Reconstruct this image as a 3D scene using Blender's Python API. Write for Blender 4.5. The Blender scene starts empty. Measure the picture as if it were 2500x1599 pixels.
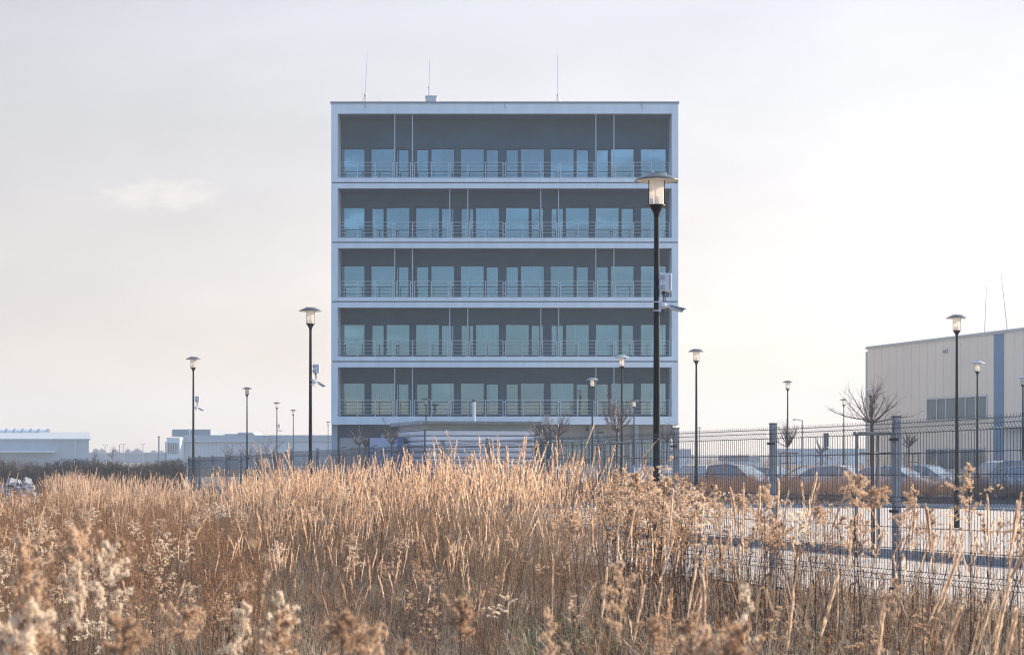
import bpy, math, random
import numpy as np
R = math.radians
F = 4700.0          # focal length in pixels of the 2500 px wide photograph
E = 1.7             # eye height
SC = bpy.context.scene
COL = SC.collection

# ---------------------------------------------------------------- camera, world, sun, exposure
cam_d = bpy.data.cameras.new("camera"); cam = bpy.data.objects.new("camera", cam_d); COL.objects.link(cam)
cam.location = (0, 0, E); cam.rotation_euler = (R(90), 0, 0)
cam_d.sensor_width = 36; cam_d.lens = F / 2500 * 36; cam_d.shift_y = (1108 - 799.5) / 2500
cam_d.clip_start = 0.1; cam_d.clip_end = 6000
cam_d.dof.use_dof = True; cam_d.dof.focus_distance = 48; cam_d.dof.aperture_fstop = 8.0
SC.camera = cam

SUN_EL, SUN_AZ = 21.0, 52.0      # azimuth from +Y towards +X
w = bpy.data.worlds.new("World"); SC.world = w; w.use_nodes = True
nt = w.node_tree; nt.nodes.clear()
def WN(t, **k):
    n = nt.nodes.new(t)
    for a, b in k.items(): setattr(n, a, b)
    return n
def link(a, b): nt.links.new(a, b)
def wmath(op, a, b=None, c=None, clamp=False):
    n = WN('ShaderNodeMath', operation=op); n.use_clamp = clamp
    for i, v in enumerate((a, b, c)):
        if v is None: continue
        if isinstance(v, (int, float)): n.inputs[i].default_value = v
        else: link(v, n.inputs[i])
    return n.outputs[0]
def wcol(fac, a, b, mode='MIX'):
    n = WN('ShaderNodeMix', data_type='RGBA', blend_type=mode)
    for s, v in ((0, fac), (6, a), (7, b)):
        if isinstance(v, (int, float)): n.inputs[s].default_value = v
        elif isinstance(v, tuple): n.inputs[s].default_value = (*v, 1)
        else: link(v, n.inputs[s])
    return n.outputs[2]
sky = WN('ShaderNodeTexSky', sky_type='NISHITA'); sky.sun_disc = False
sky.sun_elevation = R(SUN_EL); sky.sun_rotation = R(SUN_AZ)
sky.air_density = 1.0; sky.dust_density = 1.2; sky.ozone_density = 2.5
tc = WN('ShaderNodeTexCoord'); sp = WN('ShaderNodeSeparateXYZ'); link(tc.outputs['Generated'], sp.inputs[0])
sx, sy, sz = sp.outputs
sd = (math.sin(R(SUN_AZ)) * math.cos(R(SUN_EL)), math.cos(R(SUN_AZ)) * math.cos(R(SUN_EL)), math.sin(R(SUN_EL)))
dt = WN('ShaderNodeVectorMath', operation='DOT_PRODUCT'); link(tc.outputs['Generated'], dt.inputs[0]); dt.inputs[1].default_value = sd
dots = dt.outputs['Value']
# thin winter veil: bright and warm towards the sun and the horizon, letting the blue through behind and above
toward = wmath('POWER', wmath('MULTIPLY_ADD', dots, 0.5, 0.5, clamp=True), 1.6)
low = wmath('POWER', wmath('SUBTRACT', 1.0, wmath('ABSOLUTE', sz), clamp=True), 6.0)
veilc = wcol(low, (0.81, 0.86, 0.925), (1.14, 0.89, 0.68))
VEIL = 5.1
veils = wmath('MULTIPLY', wmath('MULTIPLY', toward, VEIL), wmath('MULTIPLY_ADD', wmath('MULTIPLY', low, 1.9, clamp=True), 0.22, 0.90))
vm = WN('ShaderNodeVectorMath', operation='SCALE'); link(veilc, vm.inputs[0]); link(veils, vm.inputs['Scale'])
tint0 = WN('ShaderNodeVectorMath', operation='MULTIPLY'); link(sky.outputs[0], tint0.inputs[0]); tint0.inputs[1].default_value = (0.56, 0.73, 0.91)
# blue weighted overhead and behind the camera as added fill for the shaded facade
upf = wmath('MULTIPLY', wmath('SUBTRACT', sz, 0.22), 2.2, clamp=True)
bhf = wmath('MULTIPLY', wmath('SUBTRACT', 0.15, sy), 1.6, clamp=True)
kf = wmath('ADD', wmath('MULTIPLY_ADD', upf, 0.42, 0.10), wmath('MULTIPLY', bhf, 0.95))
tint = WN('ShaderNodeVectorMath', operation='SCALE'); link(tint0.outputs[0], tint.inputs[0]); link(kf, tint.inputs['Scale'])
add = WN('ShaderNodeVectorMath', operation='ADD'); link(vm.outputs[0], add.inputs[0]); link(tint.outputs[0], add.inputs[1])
# one small wisp of cloud low on the left
az = wmath('DIVIDE', sx, wmath('MAXIMUM', sy, 0.02)); el = wmath('DIVIDE', sz, wmath('MAXIMUM', sy, 0.02))
nz = WN('ShaderNodeTexNoise'); nz.inputs['Scale'].default_value = 75; nz.inputs['Detail'].default_value = 7; nz.inputs['Roughness'].default_value = 0.6
mp = WN('ShaderNodeMapping'); mp.inputs['Scale'].default_value = (1, 1, 2.6); link(tc.outputs['Generated'], mp.inputs[0]); link(mp.outputs[0], nz.inputs['Vector'])
nv = wmath('SUBTRACT', nz.outputs[0], 0.5)
da = wmath('DIVIDE', wmath('SUBTRACT', az, (400 - 1250) / F), 165 / F)
de = wmath('DIVIDE', wmath('SUBTRACT', el, (1108 - 476) / F), 44 / F)
r2 = wmath('ADD', wmath('POWER', wmath('ABSOLUTE', da), 2.4), wmath('POWER', wmath('ABSOLUTE', de), 2.0))
cm = wmath('MULTIPLY', wmath('ADD', wmath('SUBTRACT', 1.0, r2), wmath('MULTIPLY', nv, 3.4)), 0.6, clamp=True)
cm = wmath('MULTIPLY', cm, wmath('GREATER_THAN', sy, 0.1))
n2 = WN('ShaderNodeTexNoise'); n2.inputs['Scale'].default_value = 7; n2.inputs['Detail'].default_value = 4
mp2 = WN('ShaderNodeMapping'); mp2.inputs['Scale'].default_value = (1, 1, 3.0); link(tc.outputs['Generated'], mp2.inputs[0]); link(mp2.outputs[0], n2.inputs['Vector'])
n3 = WN('ShaderNodeTexNoise'); n3.inputs['Scale'].default_value = 11; n3.inputs['Detail'].default_value = 6; n3.inputs['Distortion'].default_value = 1.2
mp3 = WN('ShaderNodeMapping'); mp3.inputs['Scale'].default_value = (1, 1, 4.5); link(tc.outputs['Generated'], mp3.inputs[0]); link(mp3.outputs[0], n3.inputs['Vector'])
cirr = wmath('ADD', wmath('MULTIPLY', wmath('SUBTRACT', n2.outputs[0], 0.5), 0.30), wmath('MULTIPLY', wmath('MULTIPLY', wmath('SUBTRACT', n3.outputs[0], 0.52, clamp=True), 5.0), bhf))
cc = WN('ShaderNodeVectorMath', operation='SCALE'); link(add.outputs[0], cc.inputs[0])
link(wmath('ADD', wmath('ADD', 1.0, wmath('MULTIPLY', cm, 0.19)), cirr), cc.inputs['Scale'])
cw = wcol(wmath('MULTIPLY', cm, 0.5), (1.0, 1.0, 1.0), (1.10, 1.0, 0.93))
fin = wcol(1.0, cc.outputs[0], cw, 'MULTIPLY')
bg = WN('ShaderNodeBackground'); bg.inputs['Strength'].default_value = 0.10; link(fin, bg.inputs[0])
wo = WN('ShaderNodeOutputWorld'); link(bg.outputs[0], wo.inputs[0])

sl = bpy.data.lights.new("sun", 'SUN'); sl.energy = 5.0; sl.angle = R(0.6); sl.color = (1.0, 0.83, 0.66)
sun = bpy.data.objects.new("sun", sl); COL.objects.link(sun); sun.rotation_euler = (R(90 - SUN_EL), 0, R(180 - SUN_AZ)) 
from mathutils import Vector, Matrix
sun.rotation_euler = Vector(sd).to_track_quat('Z', 'Y').to_euler()
SC.view_settings.view_transform = 'Standard'; SC.view_settings.look = 'None'
SC.view_settings.exposure = 1.24; SC.view_settings.gamma = 1.0; SC.view_settings.use_curve_mapping = False
SC.cycles.use_denoising = True; SC.cycles.denoising_prefilter = 'ACCURATE'; SC.cycles.filter_width = 1.15; SC.cycles.use_adaptive_sampling = False
SC.cycles.max_bounces = 8; SC.cycles.transparent_max_bounces = 24; SC.cycles.diffuse_bounces = 3
SC.cycles.volume_bounces = 0; SC.cycles.transmission_bounces = 4

# ---------------------------------------------------------------- helpers
def px(x, y, Y): return ((x - 1250) / F * Y, Y, E + (1108 - y) / F * Y)
def pX(x, Y): return (x - 1250) / F * Y
def pZ(y, Y): return E + (1108 - y) / F * Y
ORG = {}
class MB:
    def __init__(s): s.v = []; s.f = []
    def quad(s, a, b, c, d):
        n = len(s.v); s.v += [a, b, c, d]; s.f.append((n, n+1, n+2, n+3)); return s
    def box(s, x0, x1, y0, y1, z0, z1):
        n = len(s.v)
        s.v += [(x0,y0,z0),(x1,y0,z0),(x1,y1,z0),(x0,y1,z0),(x0,y0,z1),(x1,y0,z1),(x1,y1,z1),(x0,y1,z1)]
        s.f += [(n,n+3,n+2,n+1),(n+4,n+5,n+6,n+7),(n,n+1,n+5,n+4),(n+1,n+2,n+6,n+5),(n+2,n+3,n+7,n+6),(n+3,n,n+4,n+7)]; return s
    def obox(s, c, ux, sx, sy, z0, z1):     # box oriented along ux (horizontal unit vector) centred c
        uy = (-ux[1], ux[0]); n = len(s.v)
        for z in (z0, z1):
            for a, b in ((-1,-1),(1,-1),(1,1),(-1,1)):
                s.v.append((c[0]+ux[0]*a*sx/2+uy[0]*b*sy/2, c[1]+ux[1]*a*sx/2+uy[1]*b*sy/2, z))
        s.f += [(n,n+3,n+2,n+1),(n+4,n+5,n+6,n+7),(n,n+1,n+5,n+4),(n+1,n+2,n+6,n+5),(n+2,n+3,n+7,n+6),(n+3,n,n+4,n+7)]; return s
    def tube(s, pts, rad, k=6, cap=True):
        pts = [Vector(p) for p in pts]; m = len(pts)
        if isinstance(rad, (int, float)): rad = [rad] * m
        n = len(s.v)
        for i, p in enumerate(pts):
            d = (pts[min(i+1, m-1)] - pts[max(i-1, 0)]).normalized()
            a = d.cross(Vector((0, 0, 1)) if abs(d.z) < 0.95 else Vector((1, 0, 0))).normalized(); b = d.cross(a)
            for j in range(k):
                t = 2 * math.pi * j / k; q = p + (a * math.cos(t) + b * math.sin(t)) * rad[i]; s.v.append(tuple(q))
        for i in range(m - 1):
            for j in range(k):
                a0 = n + i*k + j; a1 = n + i*k + (j+1) % k
                s.f.append((a0, a0+k, a1+k, a1))
        if cap: s.f.append(tuple(n + j for j in range(k))); s.f.append(tuple(n + (m-1)*k + j for j in reversed(range(k))))
        return s
    def lathe(s, prof, k=24, c=(0, 0, 0)):
        n = len(s.v); m = len(prof)
        for r, z in prof:
            for j in range(k):
                t = 2*math.pi*j/k; s.v.append((c[0]+r*math.cos(t), c[1]+r*math.sin(t), c[2]+z))
        for i in range(m-1):
            for j in range(k):
                a0 = n+i*k+j; a1 = n+i*k+(j+1) % k; s.f.append((a0, a1, a1+k, a0+k))
        return s
    def poly(s, pts, thick=None):
        n = len(s.v); s.v += pts; s.f.append(tuple(range(n, n+len(pts)))); return s
    def prism(s, prof, y0, y1):   # prof: (x,z) list extruded along y
        n = len(s.v); k = len(prof)
        s.v += [(x, y0, z) for x, z in prof] + [(x, y1, z) for x, z in prof]
        s.f.append(tuple(range(n, n+k))); s.f.append(tuple(range(n+2*k-1, n+k-1, -1)))
        for i in range(k):
            j = (i+1) % k; s.f.append((n+i, n+k+i, n+k+j, n+j))
        return s
    def build(s, name, mat, parent=None, smooth=False, bevel=0):
        me = bpy.data.meshes.new(name); o = bpy.data.objects.new(name, me)
        og = ORG.get(parent.name, (0, 0, 0)) if parent else (0, 0, 0)
        vs = [(a-og[0], b-og[1], c-og[2]) for a, b, c in s.v]
        me.from_pydata(vs, [], s.f); me.materials.append(mat); me.update()
        if smooth: me.shade_smooth() if hasattr(me, 'shade_smooth') else [setattr(p, 'use_smooth', True) for p in me.polygons]
        COL.objects.link(o)
        if parent: o.parent = parent; ORG[o.name] = og
        if bevel:
            b = o.modifiers.new('bevel', 'BEVEL'); b.width = bevel; b.segments = 2; b.limit_method = 'ANGLE'
        return o
def tag(o, label=None, cat=None, group=None, kind=None):
    if label: o['label'] = label
    if cat: o['category'] = cat
    if group: o['group'] = group
    if kind: o['kind'] = kind
    return o
def root(name, loc, label, cat, group=None, rz=0):
    o = bpy.data.objects.new(name, None); COL.objects.link(o); o.location = loc; o.rotation_euler = (0, 0, rz)
    o.empty_display_size = 0.3
    tag(o, label, cat, group); return o
def wroot(name, loc, *a, **k):     # unique things whose parts are given in world coordinates
    o = root(name, loc, *a, **k); ORG[o.name] = loc; return o
def copy_tree(o, parent=None):
    c = o.copy(); COL.objects.link(c); c.parent = parent
    for ch in list(o.children): copy_tree(ch, c)
    return c

# ---------------------------------------------------------------- materials
def mat(name, col, rough=0.6, metal=0.0, var=0.0, scale=4.0, spec=0.5, col2=None, bump=0.0, stretch=(1, 1, 1), alpha=None, coat=0):
    m = bpy.data.materials.new(name); m.use_nodes = True; n = m.node_tree; b = n.nodes['Principled BSDF']
    b.inputs['Roughness'].default_value = rough; b.inputs['Metallic'].default_value = metal
    b.inputs['Specular IOR Level'].default_value = spec; b.inputs['Coat Weight'].default_value = coat
    if var or col2 or bump:
        tcn = n.nodes.new('ShaderNodeTexCoord'); mpn = n.nodes.new('ShaderNodeMapping'); mpn.inputs['Scale'].default_value = stretch
        nn = n.nodes.new('ShaderNodeTexNoise'); nn.inputs['Scale'].default_value = scale; nn.inputs['Detail'].default_value = 6
        n.links.new(tcn.outputs['Object'], mpn.inputs[0]); n.links.new(mpn.outputs[0], nn.inputs['Vector'])
        rp = n.nodes.new('ShaderNodeValToRGB'); c2 = col2 or tuple(min(1, c*(1+var)) for c in col)
        c1 = tuple(c*(1-var) for c in col) if not col2 else col
        rp.color_ramp.elements[0].color = (*c1, 1); rp.color_ramp.elements[1].color = (*c2, 1)
        rp.color_ramp.elements[0].position = 0.3; rp.color_ramp.elements[1].position = 0.7
        n.links.new(nn.outputs[0], rp.inputs[0]); n.links.new(rp.outputs[0], b.inputs['Base Color'])
        if bump:
            bp = n.nodes.new('ShaderNodeBump'); bp.inputs['Strength'].default_value = bump; bp.inputs['Distance'].default_value = 0.02
            n.links.new(nn.outputs[0], bp.inputs['Height']); n.links.new(bp.outputs[0], b.inputs['Normal'])
    else:
        b.inputs['Base Color'].default_value = (*col, 1)
    return m
def veg(name, stops, trans=0.45, rough=0.7):
    m = bpy.data.materials.new(name); m.use_nodes = True; n = m.node_tree; n.nodes.clear()
    at = n.nodes.new('ShaderNodeAttribute'); at.attribute_name = 'tint'
    rp = n.nodes.new('ShaderNodeValToRGB'); el = rp.color_ramp.elements
    while len(el) < len(stops): el.new(0.5)
    for i, c in enumerate(stops): el[i].position = i/(len(stops)-1); el[i].color = (*c, 1)
    n.links.new(at.outputs['Fac'], rp.inputs[0])
    d = n.nodes.new('ShaderNodeBsdfPrincipled'); d.inputs['Roughness'].default_value = rough; d.inputs['Specular IOR Level'].default_value = 0.3
    t = n.nodes.new('ShaderNodeBsdfTranslucent'); mx = n.nodes.new('ShaderNodeMixShader'); mx.inputs[0].default_value = trans
    n.links.new(rp.outputs[0], d.inputs['Base Color']); n.links.new(rp.outputs[0], t.inputs[0])
    n.links.new(d.outputs[0], mx.inputs[1]); n.links.new(t.outputs[0], mx.inputs[2])
    o = n.nodes.new('ShaderNodeOutputMaterial'); n.links.new(mx.outputs[0], o.inputs[0]); return m
def glass(name, refl, tintc, gl=(0.9, 0.97, 1.0), rough=0.02):
    m = bpy.data.materials.new(name); m.use_nodes = True; n = m.node_tree; n.nodes.clear()
    g = n.nodes.new('ShaderNodeBsdfGlossy'); g.inputs['Roughness'].default_value = rough; g.inputs[0].default_value = (*gl, 1)
    t = n.nodes.new('ShaderNodeBsdfTransparent'); t.inputs[0].default_value = (*tintc, 1)
    fr = n.nodes.new('ShaderNodeLayerWeight'); fr.inputs[0].default_value = 0.35
    mr = n.nodes.new('ShaderNodeMapRange'); mr.inputs[3].default_value = refl; mr.inputs[4].default_value = 1.0
    n.links.new(fr.outputs['Fresnel'], mr.inputs[0])
    # slight waviness of large panes
    tcn = n.nodes.new('ShaderNodeTexCoord'); nn = n.nodes.new('ShaderNodeTexNoise'); nn.inputs['Scale'].default_value = 0.9; nn.inputs['Detail'].default_value = 1
    bp = n.nodes.new('ShaderNodeBump'); bp.inputs['Strength'].default_value = 0.03; bp.inputs['Distance'].default_value = 0.05
    n.links.new(tcn.outputs['Object'], nn.inputs['Vector']); n.links.new(nn.outputs[0], bp.inputs['Height']); n.links.new(bp.outputs[0], g.inputs['Normal'])
    mx = n.nodes.new('ShaderNodeMixShader'); n.links.new(mr.outputs[0], mx.inputs[0]); n.links.new(t.outputs[0], mx.inputs[1]); n.links.new(g.outputs[0], mx.inputs[2])
    o = n.nodes.new('ShaderNodeOutputMaterial'); n.links.new(mx.outputs[0], o.inputs[0]); return m

M = {}
M['white'] = mat('white_panel', (0.61, 0.665, 0.69), 0.45, var=0.07, scale=1.6, stretch=(1, 1, 0.25))
M['seam'] = mat('seam_dark', (0.05, 0.06, 0.07), 0.6)
M['dark_wall'] = mat('dark_render', (0.032, 0.082, 0.118), 0.85, var=0.12, scale=0.8)
M['frame'] = mat('window_frame_grey', (0.035, 0.042, 0.05), 0.5)
M['steel'] = mat('galvanised_steel', (0.38, 0.42, 0.45), 0.4, metal=0.5, var=0.1, scale=9)
M['glass'] = glass('window_glass', 0.18, (0.56, 0.67, 0.72), (0.56, 0.74, 0.81))
M['inside'] = mat('interior_plaster', (0.45, 0.47, 0.46), 0.8, var=0.05, scale=0.5)
M['curtain'] = mat('curtain_cloth', (0.88, 0.90, 0.88), 0.8, var=0.10, scale=7, stretch=(3, 1, 0.05))
M['concrete'] = mat('concrete', (0.36, 0.35, 0.34), 0.85, var=0.15, scale=3, bump=0.2)
M['kerb'] = mat('kerb_concrete', (0.30, 0.31, 0.32), 0.85, var=0.15, scale=5, bump=0.2)
M['corr'] = mat('corrugated_sheet', (0.78, 0.80, 0.84), 0.45, var=0.06, scale=1.2)
M['roofsheet'] = mat('shed_roof_sheet', (0.16, 0.17, 0.17), 0.5, var=0.2, scale=2)
M['polycarb'] = mat('clerestory_sheet', (0.33, 0.38, 0.36), 0.4, var=0.12, scale=2)
M['lilac'] = mat('lilac_painted_steel', (0.40, 0.43, 0.55), 0.5, var=0.06, scale=2)
M['blue'] = mat('blue_painted_steel', (0.07, 0.15, 0.36), 0.45, var=0.08, scale=2)
M['greydoor'] = mat('grey_door_panel', (0.38, 0.38, 0.36), 0.6, var=0.08, scale=1.5)
M['beige'] = mat('beige_cladding', (0.66, 0.59, 0.51), 0.5, var=0.04, scale=0.3)
M['beige_dark'] = mat('beige_ground_floor', (0.30, 0.28, 0.25), 0.6, var=0.08, scale=0.6)
M['joint'] = mat('beige_joint', (0.46, 0.42, 0.38), 0.6)
M['stripe'] = mat('blue_cladding', (0.075, 0.17, 0.30), 0.45, var=0.05, scale=0.5)
M['greyblue'] = mat('grey_cladding', (0.32, 0.37, 0.40), 0.5, var=0.05, scale=0.4)
M['greyblue_dark'] = mat('dark_grey_cladding', (0.16, 0.20, 0.24), 0.55, var=0.06, scale=0.4)
M['lightgrey'] = mat('light_grey_cladding', (0.52, 0.52, 0.53), 0.55, var=0.05, scale=0.4)
M['pole'] = mat('lamp_pole_paint', (0.004, 0.005, 0.006), 0.4, var=0.15, scale=8, spec=0.2)
M['hat'] = mat('lamp_hat_paint', (0.06, 0.075, 0.085), 0.35, var=0.1, scale=5)
M['hat_under'] = mat('lamp_hat_underside', (0.72, 0.70, 0.66), 0.6)
M['hatsilver'] = mat('lamp_hat_silver', (0.42, 0.46, 0.5), 0.3, metal=0.4)
M['box'] = mat('white_plastic_box', (0.62, 0.62, 0.64), 0.45, var=0.04, scale=6)
M['black'] = mat('black_plastic', (0.02, 0.02, 0.022), 0.5)
M['wire'] = mat('fence_wire', (0.06, 0.075, 0.10), 0.35, metal=0.5)
M['fpost'] = mat('fence_post_zinc', (0.33, 0.34, 0.34), 0.6, metal=0.1, var=0.18, scale=14)
M['bark'] = mat('bark', (0.10, 0.075, 0.06), 0.8, var=0.3, scale=30, bump=0.4)
M['twig'] = mat('twig_bark', (0.085, 0.055, 0.05), 0.55, var=0.3, scale=20)
M['wood'] = mat('weathered_stake', (0.20, 0.19, 0.17), 0.8, var=0.25, scale=18, stretch=(1, 1, 0.1), bump=0.3)
M['strap'] = mat('tree_strap', (0.03, 0.03, 0.035), 0.7)
M['stone'] = mat('rubble_stone', (0.30, 0.32, 0.34), 0.85, var=0.25, scale=6, bump=0.5)
M['tyre'] = mat('tyre_rubber', (0.02, 0.02, 0.02), 0.8)
M['carglass'] = mat('car_glass', (0.20, 0.26, 0.28), 0.12, spec=0.9, coat=1.0)
M['lamp_plastic'] = mat('headlamp_lens', (0.6, 0.62, 0.65), 0.1, coat=0.6)
M['signback'] = mat('sign_back_grey', (0.13, 0.15, 0.16), 0.5, metal=0.3)
M['logo'] = mat('white_lettering', (0.75, 0.76, 0.78), 0.5)
def frosted():
    m = bpy.data.materials.new('frosted_lamp_glass'); m.use_nodes = True; n = m.node_tree; n.nodes.clear()
    d = n.nodes.new('ShaderNodeBsdfDiffuse'); t = n.nodes.new('ShaderNodeBsdfTranslucent'); g = n.nodes.new('ShaderNodeBsdfGlossy'); g.inputs['Roughness'].default_value = 0.15
    tr = n.nodes.new('ShaderNodeBsdfTransparent')
    d.inputs[0].default_value = (0.8, 0.78, 0.74, 1); t.inputs[0].default_value = (0.92, 0.85, 0.76, 1)
    a = n.nodes.new('ShaderNodeMixShader'); a.inputs[0].default_value = 0.68; n.links.new(d.outputs[0], a.inputs[1]); n.links.new(t.outputs[0], a.inputs[2])
    b = n.nodes.new('ShaderNodeMixShader'); b.inputs[0].default_value = 0.06; n.links.new(a.outputs[0], b.inputs[1]); n.links.new(g.outputs[0], b.inputs[2])
    c = n.nodes.new('ShaderNodeMixShader'); c.inputs[0].default_value = 0.22; n.links.new(b.outputs[0], c.inputs[1]); n.links.new(tr.outputs[0], c.inputs[2])
    o = n.nodes.new('ShaderNodeOutputMaterial'); n.links.new(c.outputs[0], o.inputs[0]); return m
M['frost'] = frosted()
def pavers():
    m = mat('concrete_pavers', (0.42, 0.375, 0.33), 0.7, var=0.08, scale=0.6, bump=0.1); n = m.node_tree; b = n.nodes['Principled BSDF']
    br = n.nodes.new('ShaderNodeTexBrick'); br.inputs['Scale'].default_value = 4; br.inputs['Mortar Size'].default_value = 0.012
    src = b.inputs['Base Color'].links[0].from_socket
    n.links.new(src, br.inputs['Color1']); n.links.new(src, br.inputs['Color2']); br.inputs['Mortar'].default_value = (0.30, 0.28, 0.26, 1)
    tcn = n.nodes.new('ShaderNodeTexCoord'); n.links.new(tcn.outputs['Object'], br.inputs['Vector'])
    n.links.new(br.outputs[0], b.inputs['Base Color']); return m
M['pave'] = pavers()
M['soil'] = mat('field_soil', (0.05, 0.038, 0.028), 0.95, col2=(0.11, 0.085, 0.06), scale=2.5, bump=0.5)
M['farfield'] = mat('far_field', (0.24, 0.20, 0.14), 0.95, col2=(0.34, 0.29, 0.2), scale=0.05)
M['hill'] = mat('hillside_dry_grass', (0.42, 0.36, 0.25), 0.95, col2=(0.55, 0.48, 0.34), scale=0.02)

# ---------------------------------------------------------------- fence line geometry (posts read off the photo)
FP = [(2520, 17.44-2.36, None)]
post_px = [2560, 2180, 1880, 1643, 1460, 1305, 1186, 1076, 985, 911, 836, 771, 709, 667, 625, 585, 550, 516, 484, 459]
top_px = [1000, 1024, 1040, 1051, 1061, 1066, 1075, 1080, 1085, 1091, 1095, 1098, 1100, 1105, 1109, 1110, 1113, 1114, 1115, 1116]
posts = []
for i, (u, t) in enumerate(zip(post_px, top_px)):
    k = i - 1; Y = 17.44 + 2.379 * k; X = pX(u, Y); zt = pZ(t, Y)
    posts.append((X, Y, zt - 2.03))
# two more posts beyond the frame on the right
d0 = (posts[0][0]-posts[1][0], posts[0][1]-posts[1][1])
for k in range(2): p = posts[0]; posts.insert(0, (p[0]+d0[0], p[1]+d0[1], p[2]))
PX = np.array([p[0] for p in posts]); PY = np.array([p[1] for p in posts]); PZ = np.array([p[2] for p in posts])
def fence_x(Y):   # X of the fence line at distance Y (PY ascending)
    x = np.interp(Y, PY, PX)
    s0 = (PX[1]-PX[0])/(PY[1]-PY[0]); s1 = (PX[-1]-PX[-3])/(PY[-1]-PY[-3])
    x = np.where(Y < PY[0], PX[0]+(Y-PY[0])*s0, x); return np.where(Y > PY[-1], PX[-1]+(Y-PY[-1])*s1, x)
def smooth(t): t = np.clip(t, 0, 1); return t*t*(3-2*t)
def H(X, Y):
    X = np.asarray(X, float); Y = np.asarray(Y, float)
    f = np.interp(Y, [0, 16, 24, 34, 60, 90], [0.0, 0.0, 0.02, -0.08, -0.45, -0.5])
    f = f + 0.05*np.sin(X*0.9+Y*0.35)*np.sin(Y*0.5) + 0.02*np.sin(X*3.1)*np.cos(Y*2.3)
    s = (X - fence_x(Y))
    k = smooth((s+0.2)/2.5)
    return f*(1-k) + (-0.66)*k

# ground sheet
def ground():
    xs = np.concatenate([np.linspace(-1500, -60, 12)[:-1], np.linspace(-60, -24, 19)[:-1], np.linspace(-24, 24, 121), np.linspace(24, 60, 19)[1:], np.linspace(60, 1500, 12)[1:]])
    ys = np.concatenate([np.linspace(-900, -10, 10)[:-1], np.linspace(-10, 70, 161), np.linspace(70, 140, 15)[1:], np.linspace(140, 4500, 16)[1:]])
    X, Y = np.meshgrid(xs, ys); Z = H(X, Y); Z = np.where(np.abs(X) > 60, -0.66 + 0*Z, Z); Z = np.where((Y > 140), -0.66, Z)
    nx, ny = len(xs), len(ys); v = np.stack([X, Y, Z], -1).reshape(-1, 3)
    i = np.arange(nx-1)[None] + nx*np.arange(ny-1)[:, None]; f = np.stack([i, i+1, i+nx+1, i+nx], -1).reshape(-1, 4)
    me = bpy.data.meshes.new('ground'); me.from_pydata(v.tolist(), [], f.tolist()); me.materials.append(M['soil']); me.shade_smooth()
    o = bpy.data.objects.new('ground', me); COL.objects.link(o); tag(o, kind='structure')
ground()
# near pavement between fence and kerb, the paved yard, kerbs
def kx(Y): return 7.37 + (46 - Y) * (3.13/6.5)     # near kerb line
b = MB()
b.quad((kx(2)+0.0, 2, -0.62), (40, 2, -0.62), (40, 100, -0.62), (kx(100), 100, -0.62))
MB().quad((kx(8)-9.5, 8, -0.63), (kx(8)-0.1, 8, -0.63), (kx(90)-0.1, 90, -0.63), (kx(90)-6.5, 90, -0.63)).build('pavement', M['pave'])['kind'] = 'structure'
MB().poly([(kx(2)+0.16, 2, -0.52), (70, 2, -0.52), (70, 80, -0.52), (kx(80)+0.16, 80, -0.52)]).build('road', M['pave'])['kind'] = 'structure'
ux = Vector((3.13, -6.5, 0)).normalized()
b = MB()
L = 0
for k in range(96):
    c = (7.37 - ux.x*36 + ux.x*(k+0.5), 46 - ux.y*36 + ux.y*(k+0.5))
    b.obox((c[0], c[1]), (ux.x, ux.y), 0.99, 0.15, -0.7, -0.44)
b.build('kerb', M['kerb'], bevel=0.012)['kind'] = 'structure'
b = MB()
for k in range(64): b.box(-4+k, -4+k+0.992, 80.0, 80.16, -0.7, -0.38)
b.build('kerb', M['kerb'])['kind'] = 'structure'
MB().quad((-60, 92, -0.36), (70, 92, -0.36), (70, 175, -0.36), (-60, 175, -0.36)).build('parking_lot', M['pave'])['kind'] = 'structure'
MB().box(-9, 60, 80.17, 91.99, -0.7, -0.40).build('verge', M['soil'])['kind'] = 'structure'
# hills behind the camera (mirrored in the windows) and a low far rise
b = MB(); rr = random.Random(3)
prev = None
for i in range(61):
    x = -600 + i*20; z = 20 + 4*math.sin(i*0.31) + 2.5*math.sin(i*0.83)
    cur = [(x, -330, -1), (x, -400, z*0.7), (x, -470, z), (x, -600, z*1.1), (x, -700, -1)]
    if prev:
        for a in range(4): b.quad(prev[a], cur[a], cur[a+1], prev[a+1])
    prev = cur
b.build('hills', M['hill'], smooth=True)['kind'] = 'structure'

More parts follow.
